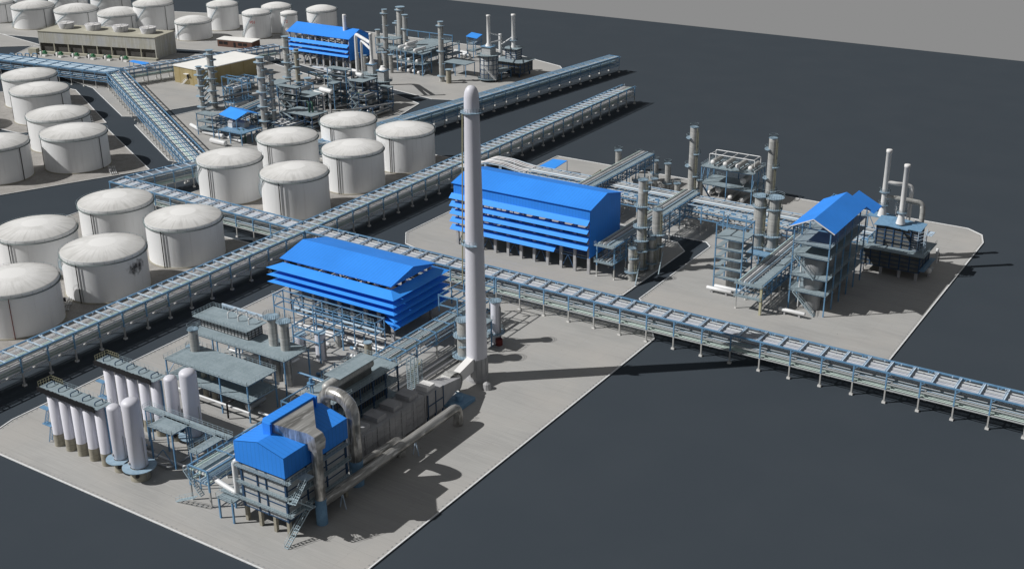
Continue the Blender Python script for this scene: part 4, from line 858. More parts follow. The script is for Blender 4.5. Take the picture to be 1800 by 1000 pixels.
for y in (346.6, 355.8): part(MB().bar((-249, y, 7.6), (-243, y, 8.1), .2, .3).bar((-243, y, 8.1), (-236.5, y, 11), .2, .3).bar((-236.5, y, 11), (-230, y, 11), .2, .3).bar((-230, y, 11), (-222, y, 10), .2, .3), 'side_beam', 'steel_l', t)
def gallery(label, x0, x1, y0, y1, z, n, low=None, zl=None):
    t = thing('pipe_gallery', label, 'pipe gallery', (x0+x1)/2, (y0+y1)/2, .16, 'raised pipe galleries'); W = x1-x0; tx, ty = t.location.x, t.location.y
    cm = MB().box(-.17, .17, -.17, .17, 0, z-.16).mesh('column'); ys = [y0+(y1-y0)*k/n for k in range(n+1)]
    rep(t, 'column', cm, 'rackcol', [(x-tx, y-ty, 0) for y in ys for x in (x0, x1)])
    zl = zl or z-3.2; fr = MB()
    for zz in (z, zl):
        for x in (x0, x1): fr.box(x-.13, x+.13, y0-.2, y1+.2, zz-.35, zz)
        for y in [y0+(y1-y0)*k/(2*n) for k in range(2*n+1)]: fr.box(x0, x1, y-.12, y+.12, zz-.32, zz-.04)
    for x in (x0, x1):
        for k in range(2*n):
            a = y0+(y1-y0)*k/(2*n); b = y0+(y1-y0)*(k+1)/(2*n); fr.box(x-.08, x+.08, a-.08, a+.08, zl, z); fr.bar((x, a, zl), (x, (a+b)/2, zl+1.1), .1).bar((x, (a+b)/2, zl+1.1), (x, b, zl+1.1), .14)
    part(fr, 'truss', 'steel', t)
    wk = part(MB().box(x1-W*.36, x1-W*.04, y0, y1, z+.02, z+.12), 'walkway', 'grate', t); part(MB().rail([(x1-.1, y0, z+.1), (x1-.1, y1, z+.1)], 1, 1.4, .04), 'railing', 'rail', wk)
    x = x0+.3; rnd = random.Random(5); i = 0
    while x < x1-W*.4:
        r = rnd.uniform(.14, .3); part(MB().tube([(x+r, y0, z+r), (x+r, y1, z+r)], r, 8), 'pipe', rnd.choice(['pg', 'pw', 'pgr', 'pbl']), t)
        x += 2*r+rnd.uniform(.1, .3)
    for q in range(6): xx = x0+.5+(W-1)*q/5; part(MB().tube([(xx, y0-.2, zl+.2), (xx, y1+.2, zl+.2)], .17, 8), 'pipe', ['pw', 'pbl', 'pg'][q % 3], t)
    e = MB().box(x0-.3, x1+.3, y0-1.6, y0, z-.15, z).box(x0-.3, x1+.3, y0-1.6, y0, zl-.15, zl); dk = part(e, 'end_platform', 'grate', t)
    part(MB().rail([(x0-.3, y0, z), (x0-.3, y0-1.6, z), (x1+.3, y0-1.6, z), (x1+.3, y0, z)], 1.05, .8, .05).rail([(x0-.3, y0, zl), (x0-.3, y0-1.6, zl), (x1+.3, y0-1.6, zl), (x1+.3, y0, zl)], 1.05, .8, .05), 'railing', 'rail', dk)
    return t
gallery('raised pipe gallery at the right end of the largest blue shed crossing the rear rack', -163.2, -157.3, 297.5, 357, 10.6, 8, zl=5.4)
gallery('raised pipe gallery running up to the right behind the largest blue shed', -194.6, -188.4, 336, 385, 12, 7)
gallery('raised pipe gallery leading from the right front pad to the rear rack', -118.3, -110.6, 297.5, 346, 8.4, 7, zl=4.6)
part(MB().box(-110.9, -110.3, 296.2, 296.8, .2, 8.2), 'corner_post', 'yellow', [o for o in bpy.data.objects if o.name == 'pipe_gallery.002'][0])
# columns beside the largest blue shed
col('tallest grey column with several ring platforms beside the large blue gable wall', -154.2, 308.5, 28.9, 1.33, rings=((26, 1.1, -60, 90), (21, 1.2, 150, 360), (14.5, 1.3, 120, 400), (10.2, 1.4, 100, 360), (6.8, 1.3, -90, 120), (1.2, 1.2, 200, 400)), topr=1.6)
col('medium grey column with three ring platforms right of the tallest one by the gable', -153.0, 316.5, 17.4, 1.45, rings=((9.8, 1.5, 120, 400), (6.2, 1.5, 150, 400)), topr=1.6)
col('short grey column in front of the tallest one by the gable', -152.8, 300.2, 10.2, 1.15, rings=((7.4, 1.0, -90, 120), (3.0, 1.1, 200, 400)), topr=1.3)
col('short grey column between the two taller ones by the gable', -151.8, 311, 10, 1.1, rings=((7, 1, 0, 360), (2.4, 1, 180, 360)), topr=1.3)
for i, (x, y) in enumerate(((-153.6, 305), (-151.5, 316))):
    o = MB().bar((x+2.3, y-2.5, 5.5), (x+3.8, y-8, .2), .25, .9).build('stair_flight', 'rail'); o['label'] = ['front', 'rear'][i]+' thin inclined stair from the columns by the gable down to the road edge'; o['category'] = 'stair'
# rear tall columns and exchanger structure
col('tall slender column left of the exchanger structure at the back', -167.0, 371.6, 28.2, 1.35, rings=((24.5, 1.3, 150, 260), (19, 1.3, -60, 60), (14.5, 1.3, 150, 260), (11, 1.2, -60, 60), (6, 1.2, -60, 60)), topr=1.5)
col('tall slender column right of the exchanger structure at the back', -139.0, 372.8, 28.2, 1.35, rings=((24.5, 1.3, 150, 260), (18.5, 1.3, -60, 60), (14.5, 1.3, 150, 260), (10, 1.2, -60, 60), (5.5, 1.2, -60, 60)), topr=1.5)
col('left one of the paired stout grey columns sharing a blue top platform', -128.4, 337.4, 20.2, 1.72, rings=((17, .8, 0, 360), (8.2, 1.1, 0, 360), (4, 1.1, 0, 360)), topr=2.5)
col('right one of the paired stout grey columns sharing a blue top platform', -124.1, 338.2, 20.2, 1.72, rings=((16.6, .8, 0, 360), (8, 1.3, 0, 360), (4, 1.1, 0, 360)), topr=2.9)
frame('low stair frame standing at the foot of the paired stout columns', rq(-129, -121.5, 331, 334.5), [3.6], 2, 1, brace=((.2, 3.4, 'f'),), mat='bdeck')
ex = frame('two-level blue exchanger structure carrying four white vessels on its top deck', rq(-168, -148.9, 382, 393), [5.4, 11.6], 2, 2, name='exchanger_structure', cat='exchanger structure', brace=((5.5, 11.3, 'l'), (5.5, 11.3, 'r'), (.3, 5, 'l')))
for k in range(4):
    hves(['leftmost', 'second from left', 'second from right', 'rightmost'][k]+' vessel on the top deck of the exchanger structure', -164.6+4.7*k, 387.2, 13.1, 7.6, .85, 90, 'tcol', zb=11.6, group='vessels on the exchanger structure')
for k in range(4): pipe(['leftmost', 'second', 'third', 'rightmost'][k]+' thin pipe beside a vessel on the top exchanger deck', [(-162.9+4.7*k, 383.2, 12.2), (-162.9+4.7*k, 390, 12.2)], .17, 'pw', group='thin pipes on the exchanger deck')
t = thing('pipe_portal', 'white pipe portal standing over the vessels of the exchanger structure', 'pipe portal', -157.5, 387, 11.6)
for y in (385, 390.5): part(MB().tube(bend([(-166.6, y, 11.7), (-166.6, y, 15.6), (-149.6, y, 15.6), (-149.6, y, 11.7)], .6, 4), .16, 8), 'portal_pipe', 'pw', t)
for k in range(5): part(MB().tube([(-166+4*k, 385, 15.6), (-166+4*k, 390.5, 15.6)], .13, 6), 'cross_pipe', 'pw', t)
def sph(label, x, y, z, L, r, zb):
    return hves(label, x, y, z, L, r, 90, 'tcol', zb=zb, group='vessels under the exchanger deck')
sph('dark vessel with white round head on the middle deck of the exchanger structure', -153.5, 388, 7.6, 6, 1.15, 5.4)
sph('vessel with white round head on a stand at ground level of the exchanger structure', -162.2, 387.0, 3.0, 6, 1.1, .16)
sph('low vessel at the left of the ground level of the exchanger structure', -165.6, 387.6, 1.4, 6, .8, .16)
sph('low vessel right of the centre post under the exchanger structure', -157.0, 386.5, 1.5, 8, .9, .16)
sph('low vessel at the right corner under the exchanger structure', -152.4, 386.0, 1.5, 8, .9, .16)
o = MB().bar((-167.3, 381.2, 5.2), (-163.6, 381.2, .2), .8, .2).build('stair_flight', 'dsteel'); o['label'] = 'dark stair under the left front corner of the exchanger structure'; o['category'] = 'stair'
for i, (bx, by, ty, w_, nm) in enumerate(((1086, 306, 265, 10, 'small grey column furthest left at the back edge of the rear pad'), (1122, 300, 270, 8, 'small column half hidden behind the end of the left gallery'), (1149, 352, 315, 10, 'lower front column of the pair right of the left gallery'),
        (1151, 318, 283, 9, 'upper rear column of the pair right of the left gallery'), (1172, 336, 288, 9, 'small isolated column between the left gallery and the tall slender column'), (1189, 352, 323, 9, 'stubby column left of the foot of the tall slender column'),
        (1117, 352, 318, 11, 'stubby column directly behind the top of the tallest ringed column'), (1140, 355, 322, 8, 'stubby thin column right of the top of the tallest ringed column'), (1228, 358, 318, 9, 'dark stubby column right of the foot of the left tall slender column'))):
    colpx(nm, bx, by, ty, w_, rings=((3.0, .9, 0, 360),) if i in (3, 4) else ((4, .9, 0, 360),) if i == 2 else (), topr=None, group='small columns on the rear pad', ladder=False)
t = thing('canopy', 'flat blue awning on posts at the back edge of the rear pad', 'canopy', -219.5, 371, .16)
cq = [at(946, 293.5, 5), at(973, 298, 5), at(997, 283, 5), at(972, 280, 5)]
part(MB().prism(cq, 4.9, 5.1), 'roof', 'blueslat', t)
for q in cq: part(MB().box(q[0]-.1, q[0]+.1, q[1]-.1, q[1]+.1, .16, 4.9), 'post', 'steel_l', t)
frame('low pale frame on the rear pad behind the left gallery', [at(1040, 318), at(1070, 322), at(1085, 312), at(1055, 308)], [2.2], 2, 1, decks=(0,), rail=False, posts='skirt')
# stair-tower with a grey column, benches
tc = frame('five-storey open steel tower built round a grey column beside the galleries', rq(-129.5, -121.2, 307.3, 315), [4.2, 7.2, 10.2, 13.2, 16.4], 1, 1, ztop=20.4, cw=.34, name='steel_tower', cat='steel tower', rail=False, mat='grate')
for k, c in enumerate(kids(tc)):
    if c.name.startswith('deck'): bpy.data.objects.remove(c)
for z in (4.2, 7.2, 10.2, 13.2):
    m_ = MB()
    for a, b, c_, d_ in ((-129.8, -121, 307, 308.4), (-129.8, -121, 313.6, 315.2), (-129.8, -128.2, 308.4, 313.6), (-122.4, -121, 308.4, 313.6)): m_.box(a, b, c_, d_, z-.12, z)
    part(m_, 'deck', 'grate', tc)
part(MB().box(-129.8, -121, 307, 315.2, 16.3, 16.4), 'deck', 'grate', tc)
col('stout grey column enclosed by the five-storey open steel tower', -125.2, 311.3, 15.8, 2.0, top=False, ladder=False)
def bench(label, x, y, L): return hves(label, x, y, 1.55, L, .55, 0, 'pw', group='white exchangers on the right pad')
bench('front one of two white horizontal vessels lying before the five-storey tower', -126.3, 304.2, 7.4); bench('rear one of two white horizontal vessels lying before the five-storey tower', -124.6, 306.3, 7.8)
bench('white horizontal vessel lying alone before the pitched-roof tower', -102.8, 300.6, 7.2)
# pitched-roof structure
rsx = frame('tall open steel tower with four decks under a steep blue pitched roof', rq(-105.4, -95.2, 304.5, 336), [6.4, 11.0, 17.0, 20.6], 1, 5, ztop=25.4, cw=.34, name='roofed_tower', cat='steel tower', rail=True)
ry = 330; part(MB().sheet([(-93.6, 302.6, 25.4), (-93.6, ry, 25.4), (-99.8, ry, 28.6), (-99.8, 302.6, 28.6)], .15), 'roof_slope', 'bluey', rsx)
part(MB().sheet([(-99.8, 302.6, 28.6), (-99.8, ry, 28.6), (-106.4, ry, 25.4), (-106.4, 302.6, 25.4)], .15), 'roof_slope', 'bluey', rsx)
part(MB().sheet([(-91.4, ry, 23.6), (-91.4, 337.5, 23.6), (-98.6, 337.5, 27.2), (-98.6, ry, 27.2)], .15), 'rear_roof', 'bluey', rsx)
part(MB().bar((-106.4, 302.6, 25.35), (-99.8, 302.6, 28.55), .12, .3).bar((-99.8, 302.6, 28.55), (-93.6, 302.6, 25.35), .12, .3), 'verge_trim', 'pw', rsx)
part(MB().stair((-104, 303.4, 6.4), (-97.5, 303.4, .3), 1, (0, 1, 0)).stair((-104.5, 303.4, 17), (-98.5, 303.4, 11), 1, (0, 1, 0)), 'stairs', 'rail', rsx)
for k in range(4):
    y = 309+7.3*k; nm = ['front', 'second', 'third', 'rear'][k]
    t = thing('drum_vessel', nm+' stout grey drum standing inside the pitched-roof tower', 'pressure vessel', -100.3, y, .16, 'drums in the pitched-roof tower')
    part(MB().lathe(-100.3, y, [(2.4, .16), (2.4, 5.6)], 24), 'lower_shell', 'pg', t); part(MB().lathe(-100.3, y, [(2.7, 6.6), (2.9, 10.4), (2.9, 16), (2.2, 16.8), (.01, 17)], 24), 'upper_shell', 'pg', t)
    if k == 0: part(MB().tube([(-103.6, y-1.8, .3), (-103.6, y-1.8, 15)], .22, 8), 'side_pipe', 'pw', t)
frame('open pipe frame standing left of the pitched-roof tower', rq(-118, -107.5, 334, 343), [12.4], 2, 1, decks=(0,), rail=False, posts='dsteel', name='open_steelwork', cat='steel frame')
# furnace on the right
fu = thing('process_furnace', 'dark panelled furnace on legs with an upper box and two white stacks', 'furnace', -88, 350, .16)
def pbox(x0, x1, y0, y1, z0, z1, t, nx, nz, mat='dpanel', nm='casing'):
    b = part(MB().box(x0, x1, y0, y1, z0, z1), nm, mat, t); f = MB(); ny = max(1, int(nx*(y1-y0)/(x1-x0)))
    for k in range(nx+1): x = x0+(x1-x0)*k/nx; f.box(x-.16, x+.16, y0-.22, y0+.02, z0, z1)
    for k in range(ny+1): y = y0+(y1-y0)*k/ny; f.box(x1-.02, x1+.22, y-.16, y+.16, z0, z1)
    for k in range(nz+1): z = z0+(z1-z0)*k/nz; f.box(x0-.1, x1+.15, y0-.15, y0+.02, z-.1, z+.1); f.box(x1-.02, x1+.16, y0, y1, z-.1, z+.1)
    part(f, nm+'_frame', 'dsteel', t); return b
pbox(-97.8, -80.3, 343.6, 354, 2.8, 8.0, fu, 6, 4)
dk = part(MB().box(-99.5, -79.0, 342.6, 357, 8.05, 8.2), 'deck', 'grate', fu); part(MB().rail([(-79.1, 357, 8.2), (-79.1, 342.7, 8.2), (-99.4, 342.7, 8.2)], 1.05, 1.5, .05), 'railing', 'rail', dk)
dk = part(MB().box(-80.2, -78.6, 343.4, 356, 3.6, 3.75), 'side_walkway', 'bdeck', fu); part(MB().rail([(-78.7, 343.5, 3.75), (-78.7, 356, 3.75)], 1.05, 1.5, .05), 'railing', 'rail', dk)
for x in (-97, -91.5, -86, -81):
    for y in (344.2, 353.4): part(MB().box(x-.4, x+.4, y-.4, y+.4, .16, 2.8), 'leg', 'conc', fu)
pbox(-94.8, -84.6, 347.0, 352.5, 8.2, 14.4, fu, 4, 5, nm='upper_casing')
pbox(-84.5, -82.4, 347.4, 352.5, 8.2, 14.4, fu, 1, 8, mat='panel', nm='side_casing')
m_ = MB().sheet([(-95.6, 346.2, 14.6), (-91.5, 346.2, 14.9), (-91.5, 353.4, 15.6), (-95.6, 353.4, 15.3)], .2).sheet([(-91.5, 346.2, 14.9), (-85.5, 346.2, 14.5), (-85.5, 353.4, 15.0), (-91.5, 353.4, 15.6)], .2).sheet([(-85.3, 346.2, 15.0), (-81.6, 346.2, 14.8), (-81.6, 353, 15.2), (-85.3, 353, 15.6)], .2)
part(m_, 'roof', 'bdeck', fu)
part(MB().box(-100.2, -92.6, 354.5, 359, 13.9, 14.2).bar((-100, 354.7, 8.2), (-100, 354.7, 13.9), .3).bar((-97, 354.7, 9), (-99.5, 354.7, 13.9), .2).bar((-93, 354.7, 8.2), (-93, 354.7, 13.9), .3), 'stack_deck', 'bdeck', fu)
for (x, y, zt, z0) in ((-88.6, 349.2, 33.6, 15.2), (-96.2, 356.2, 35.2, 14.2)):
    part(MB().lathe(x, y, [(1.4, z0), (.8, z0+2.9), (.8, z0+3), (.78, zt-1), (.9, zt-.9), (.9, zt-.1), (.75, zt), (.01, zt)], 24), 'stack', 'white', fu); ring_deck(x, y, z0+3.4, .8, 1.5, 0, 2*PI, fu)
ring_deck(-96.2, 356.2, z0+7.6, .8, 1.6, 0, 2*PI, fu)
part(MB().tube(bend([(-96.2, 356.2, 25.2), (-93.5, 357, 24.6), (-91, 360, 24.0), (-89.4, 361, 23.2), (-89.4, 361, 9)], 1.3, 5), .62, 14), 'crossover_duct', 'white', fu)
part(MB().tube(bend([(-96.2, 356.2, 20.2), (-92, 358, 19.8), (-86.0, 361, 18.6), (-85.4, 361, 16.5), (-85.4, 361, 6)], 1.6, 6), .8, 14), 'crossover_duct', 'tcol', fu)
g = MB()
for x in (-93.2, -91.2):
    for y in (358.5, 360.3): g.box(x-.07, x+.07, y-.07, y+.07, 8, 19)
for k in range(5): z = 9+2*k; g.bar((-93.2, 358.5, z), (-91.2, 358.5, z+2), .08).bar((-91.2, 358.5, z), (-93.2, 358.5, z+2), .08).bar((-93.2, 358.5, z), (-91.2, 358.5, z), .08)
part(g, 'lattice_mast', 'pw', fu)
g = MB()
for (x, y) in ((-82.2, 346.3), (-80.4, 346.3), (-80.4, 349), (-82.2, 349)): g.box(x-.09, x+.09, y-.09, y+.09, 8.2, 15)
for k in range(6): z = 8.6+1.1*k; g.bar((-82.2, 346.3, z), (-80.4, 346.3, z+1), .09).bar((-80.4, 346.3, z), (-80.4, 349, z+1), .09)
g.box(-80.6, -78.8, 348, 352, 13.3, 13.45); part(g, 'access_frame', 'steel_l', fu)
hves('grey cylinder leaning low at the right foot of the dark furnace', -78.6, 350, 2.2, 2, .9, 90, 'pg')
colpx('short white stub column behind the right end of the dark furnace deck', 1645, 463, 437, 5, ladder=False, top=False, mat='pw', group=None)
pipe('low pipe lying across the deck left of the dark furnace', [(-108, 350.5, 2), (-97, 350.5, 2)], .5, 'pg')
# ================================================================ FAR PROCESS AREA
def fq(z, *p): return [at(a, b, z) for a, b in p]
def aq(z, l, r):
    (x0, y0), (x1, y1) = at(*l, z), at(*r, z); return rq(x0, x1, y0, y1)
G6 = 'far process columns'
def fcol(label, bx, by, ty, w_, nr=0, out=1.5, mat='tcol', **k):
    x, y = at(bx, by); h = hgt(bx, by, ty)
    rg = tuple((h*(.1+.84*i/max(1, nr-1)), out, -200+160*(i % 2), 20+160*(i % 2)) for i in range(nr)) if nr else ()
    o = colpx(label, bx, by, ty, w_, rings=rg, mat=mat, group=G6, rail=False, ladder=False, **k); return o
def stairs_between(label, xa, ya, xb, yb, h, n):
    o = MB()
    for k in range(n):
        z = 1.5+(h-3)*k/n; o.bar((xa, ya, z), (xb, yb, z+(h-3)/n), 1.0, .18); o.bar((xa, ya, z+.9), (xb, yb, z+.9+(h-3)/n), .1, .1)
    r = o.build('stair_flight', 'rail'); r['label'] = label; r['category'] = 'stair'
a1 = fcol('far tall column with plain upper half nearest the tan building', 378, 190, 89, 11, 9, 1.4)
a0 = fcol('far thin column with many stair landings at the left end of the process area', 357, 195, 118, 8.5, 8, 1.4)
stairs_between('zigzag stairs between the two columns nearest the tan building', *at(360, 195), *at(371, 192), 19, 7)
fcol('far stout column with evenly spaced ring platforms in the middle of the process area', 467, 224, 102, 12.5, 9, 1.3)
fcol('far thin column with stair landings right of the stout ringed one', 484, 224, 124, 7.5, 9, 1.2)
stairs_between('zigzag stairs between the stout ringed column and the thin one', *at(470, 224), *at(482, 224), 24, 9)
fcol('far tall column in front of the left end of the far blue shed', 507, 143, 65, 11, 6, 1.3)
fcol('far brownish thin column just right of the tall one before the far blue shed', 525, 150, 87, 8, 5, 1.2, mat='skirt')
stairs_between('zigzag stairs between the two columns before the far blue shed', *at(509, 143), *at(522, 148), 17, 6)
fcol('small far tank-like column between the dark structures', 542, 157, 138, 11, 1, 1)
o = fcol('slender white stack before the gable of the far blue shed', 610.5, 119, 26, 7, 0, mat='white', top=False)
part(MB().lathe(*at(610.5, 119), [(1.35, .16), (.9, 20)], 20), 'flared_base', 'white', o)
fcol('far column left of the twin columns behind the far heaters', 680, 118, 17.6, 8.5, 5, 1.1, topr=1.5)
fcol('far stout column with a wide blue top, tallest at the top of the picture', 706, 88, 13, 13, 3, 1.0, topr=2.6)
fcol('far slim column overlapping the stout one with the wide blue top', 714, 98, 27, 8.5, 4, 1.0)
fcol('far thin column left of the stout one with the wide blue top', 699, 86, 38, 5.5, 3, 1.6)
fcol('far tall column at the right of the far exchanger structure', 777, 144, 39, 9, 5, 1.1, topr=1.5)
fcol('far stubby beige column at the foot of the right tall column', 789, 147, 123, 9, 0, mat='skirt')
for i, (bx, by, ty, w_) in enumerate(((665, 85, 53, 7), (630, 126, 94, 5), (642, 126, 98, 6), (668, 122, 93, 7), (677, 124, 93, 6), (688, 129, 97, 7))):
    fcol(['stub column behind the gable of the far blue shed', 'first thin upright vessel beside the white stack', 'second thin upright vessel beside the white stack', 'upright vessel behind the left round heater', 'upright vessel between the two round heaters', 'short vessel left of the far exchanger structure'][i], bx, by, ty, w_, 0, mat='tcol')
# blue canopy house
x0, x1, y0, y1 = -375, -361.5, 343.5, 356
cn = frame('platform with white cabinets under a bright blue gable canopy', aq(5.2, (384, 228), (460, 224)), [5.2], 2, 2, name='canopy_platform', cat='canopy platform', mat='bdeck')
qa = fq(10.5, (384, 200), (414, 210), (457, 199), (412, 189)); 
A, B, C_, D_ = [V((*p, 9.6)) for p in fq(9.6, (384, 201), (414, 211), (457, 200), (427, 191))]; up = V((0, 0, 2.0))
part(MB().sheet([A, B, (B+C_)/2+up, (A+D_)/2+up], .15).sheet([(A+D_)/2+up, (B+C_)/2+up, C_, D_], .15), 'roof', 'blueslat', cn)
for q in (A, B, C_, D_): q2 = q.lerp((A+B+C_+D_)/4, .12); part(MB().box(q2.x-.15, q2.x+.15, q2.y-.15, q2.y+.15, 5.2, 9.8), 'roof_post', 'steel', cn)
for i, (px_, py_) in enumerate(((409, 223), (428, 223))):
    x, y = at(px_, py_, 5.2); t = thing('cabinet', ['smaller', 'larger'][i]+' white cabinet under the blue gable canopy', 'cabinet', x, y, 5.2); s_ = 1.2+.9*i
    part(MB().box(x-s_, x+s_, y-1.4, y+1.4, 5.2, 7.4), 'body', 'white' if i == 0 else 'grey', t); part(MB().sheet([(x-s_-.1, y-1.6, 7.4), (x+s_+.1, y-1.6, 7.4), (x+s_+.1, y, 8.1), (x-s_-.1, y, 8.1)], .1).sheet([(x-s_-.1, y, 8.1), (x+s_+.1, y, 8.1), (x+s_+.1, y+1.6, 7.4), (x-s_-.1, y+1.6, 7.4)], .1), 'lid', 'grey', t)
frame('small grey-roofed deck left of the blue gable canopy', aq(9.5, (345, 199), (386, 200)), [3.2, 6.4, 9.5], 1, 1)
for i, (pa, pb, r) in enumerate((((336, 220), (352, 229), .8), ((358, 232), (392, 240), .9), ((372, 247), (396, 253), 1.1), ((402, 242), (424, 249), .6))):
    xa, ya = at(*pa, 1.2); xb, yb = at(*pb, 1.2)
    hves(['left end', 'long middle', 'front', 'right end'][i]+' horizontal vessel lying on the ground before the blue gable canopy', (xa+xb)/2, (ya+yb)/2, 1.3, math.hypot(xb-xa, yb-ya), r, math.degrees(math.atan2(yb-ya, xb-xa)), 'pw')
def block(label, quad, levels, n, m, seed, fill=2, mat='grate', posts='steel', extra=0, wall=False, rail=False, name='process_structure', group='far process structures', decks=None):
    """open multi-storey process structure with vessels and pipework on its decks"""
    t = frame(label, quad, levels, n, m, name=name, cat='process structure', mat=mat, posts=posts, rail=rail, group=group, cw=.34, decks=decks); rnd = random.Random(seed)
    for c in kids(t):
        if c.name.startswith('deck') and c.data.vertices[0].co.z+.3 < max(levels)-.3: c.data.materials[0] = M['grate_shaded']
    A, B, C, Dd = [V((*p[:2], 0)) for p in quad]; zs = [.2]+list(levels[:-1 if extra == 0 else None])
    for i, z in enumerate(zs):
        for k in range(fill):
            u = (k+.5)/fill; p = A.lerp(B, u).lerp(Dd.lerp(C, u), .5); ad = (Dd-A); L = ad.length*.7; d = ad.normalized(); r = rnd.uniform(.7, 1.15)
            if rnd.random() < .7: part(MB().tube([(p.x-d.x*L/2*q, p.y-d.y*L/2*q, z+r+.5) for q in (1.12, 1.08, 1, -1, -1.08)], r, 12, radii=[.1, r*.6, r, r, r*.6]), 'vessel', rnd.choice(['tcol', 'pg', 'pw']), t)
            else: part(MB().cyl(p.x, p.y, z, z+rnd.uniform(1.8, 3), rnd.uniform(.7, 1.2), n=12), 'upright_vessel', rnd.choice(['tcol', 'grey']), t)
        pm = MB(); q = A.lerp(B, .1)+(Dd-A)*.25
        for k in range(3): s_ = (Dd-A)*(.12*k); pm.tube([q+s_+V((0, 0, z+1.9)), A.lerp(B, .92)+(Dd-A)*.25+s_+V((0, 0, z+1.9))], .16, 6)
        part(pm, 'pipe_bundle', rnd.choice(['pg', 'pw', 'green']), t)
    for i, (za, zb_) in enumerate(zip([.2]+list(levels), levels)):
        a, b = (A, B) if True else (B, C); s = MB(); w = (A-Dd).normalized()*.7; f0, f1 = (.05, .4) if i % 2 else (.4, .05)
        s.bar(a.lerp(b, f0)+w+V((0, 0, za)), a.lerp(b, f1)+w+V((0, 0, zb_)), .8, .18); part(s, 'stair', 'rail', t)
    return t
def B_(label, z, l, r, n, m, seed, fill=2, nl=None, **k):
    nl = nl or max(1, round(z/3)); return block(label, aq(z, l, r), [z*(i+1)/nl for i in range(nl)], n, m, seed, fill, **k)
B_('tall structure with a flat grey roof right of the thin ringed column', 15, (488, 150), (528, 153), 1, 1, 2, 2, posts='dsteel')
B_('open two-level structure with brown vessels right of the two left ringed columns', 7.5, (392, 152), (440, 146), 3, 2, 1, 3, nl=3, decks=(1, 1, 0), posts='steel')
B_('upper open structure of pipes behind the brown vessels', 6, (402, 138), (452, 134), 3, 2, 21, 3, nl=2, decks=(1, 0), posts='steel')
B_('dark storeyed structure with vessels below the flat-roofed tower', 9.5, (500, 172), (556, 172), 2, 2, 3, 3, posts='dsteel')
B_('thin grey deck table with green pipes beside the flat-roofed tower', 11.5, (515, 166), (566, 164), 2, 1, 31, 1, nl=2, decks=(0, 1), posts='dsteel')
B_('low cluttered structure just above the rear middle storage tank', 7.0, (497, 196), (575, 196), 4, 2, 33, 5, nl=3, decks=(1, 0, 1), posts='dsteel')
for k in range(2):
    x, y = at(546+6*k, 226, 0); pipe(['left', 'right'][k]+' dark green downpipe under the thin grey deck', [(x-3, y+2, 11.0), (x, y, 11.0), (x, y, .3)], .42, 'green', group='green downpipes')
for k in range(2):
    x, y = at(424+8*k, 252, 0); pipe(['left', 'right'][k]+' dark green downpipe under the blue canopy platform', [(x-3, y+2, 5.0), (x, y, 5.0), (x, y, .3)], .35, 'green', group='green downpipes')
B_('tallest square structure with a grey roof in the middle of the process area', 17.5, (575, 119), (617, 121), 1, 1, 4, 2, posts='steel')
B_('wide four-storey structure with a deck roof right of the tallest square one', 13.5, (612, 141), (662, 137), 2, 2, 5, 3, nl=5, posts='dsteel')
B_('storeyed dark structure in front of the round heaters', 10, (618, 163), (664, 160), 2, 1, 6, 3, nl=4, decks=(1, 1, 1, 0), posts='dsteel')
B_('low structure with pipes between the flat-roofed and tall square towers', 8, (548, 160), (588, 157), 2, 1, 7, 3, posts='dsteel')
B_('narrow stair structure left of the tallest square tower', 12, (576, 146), (598, 144), 1, 1, 17, 1, posts='steel')
B_('low pipe structure behind the thin ringed column', 6, (468, 146), (510, 142), 2, 1, 18, 2, nl=2, decks=(0, 1), posts='steel')
for i, (pa, pb, z, r) in enumerate((((564, 157), (583, 162), 10, 1.1), ((553, 162), (570, 167), 9, .8), ((617, 129), (637, 133), 14.9, 1.05), ((610, 122), (632, 127), 1.5, .9))):
    xa, ya = at(*pa, z); xb, yb = at(*pb, z); hves(['upper', 'lower'][i % 2]+[' white drum beside the tallest square tower on its left', ' white drum left of the tallest square tower and partly hidden', ' white drum on the deck right of the tallest square tower', ' white drum low behind the tallest square tower'][i], (xa+xb)/2, (ya+yb)/2, z, math.hypot(xb-xa, yb-ya), r, math.degrees(math.atan2(yb-ya, xb-xa)), 'pw', zb=.16, group=None)
rack('pale pipe rack between the far blue shed and the dark process structures', at(548, 124, 5), at(604, 139, 5), 4, bay=7, ztop=5, cross=5, style='b')
rack('grey pipe rack passing behind the blue gable canopy', at(388, 212, 6), at(470, 178, 6), 5, bay=7, ztop=7, cross=5, style='g')
frame('bare blue portal frame above the brown vessels', aq(12, (389, 134), (434, 137)), [12], 1, 1, decks=(0,), rail=False, name='open_steelwork', cat='steel frame')
B_('dark low structure between the ringed columns and the canopy', 5, (440, 200), (482, 200), 2, 1, 8, 2, nl=2, posts='dsteel')
B_('low platform of pipes between the left ringed columns and the stout one', 4.5, (395, 178), (448, 170), 3, 1, 28, 3, nl=1, posts='steel', decks=(0,))
for i, (a_, b_, z) in enumerate((((385, 172), (450, 160), 5.5), ((392, 178), (460, 164), 3.5), ((530, 182), (600, 172), 4), ((590, 188), (660, 176), 3), ((600, 196), (690, 182), 5))):
    xa, ya = at(*a_, z); xb, yb = at(*b_, z)
    pipe(['first', 'second', 'third', 'fourth', 'fifth'][i]+' long grey pipe threading the far process structures from the left', [(xa, ya, z), (xb, yb, z)], .4, 'pg', group='long pipes in the process area')
B_('dark low pipe structure between the wide deck structure and the right round heater', 5, (632, 186), (690, 178), 3, 1, 41, 4, nl=2, decks=(1, 0), posts='dsteel')
B_('dark cluttered structure left of the rear middle storage tank', 5, (470, 216), (545, 208), 3, 1, 42, 4, nl=2, decks=(1, 0), posts='dsteel')
B_('slim stair tower right of the wide four-storey structure', 9, (664, 152), (690, 152), 1, 1, 43, 1, nl=3, posts='steel')
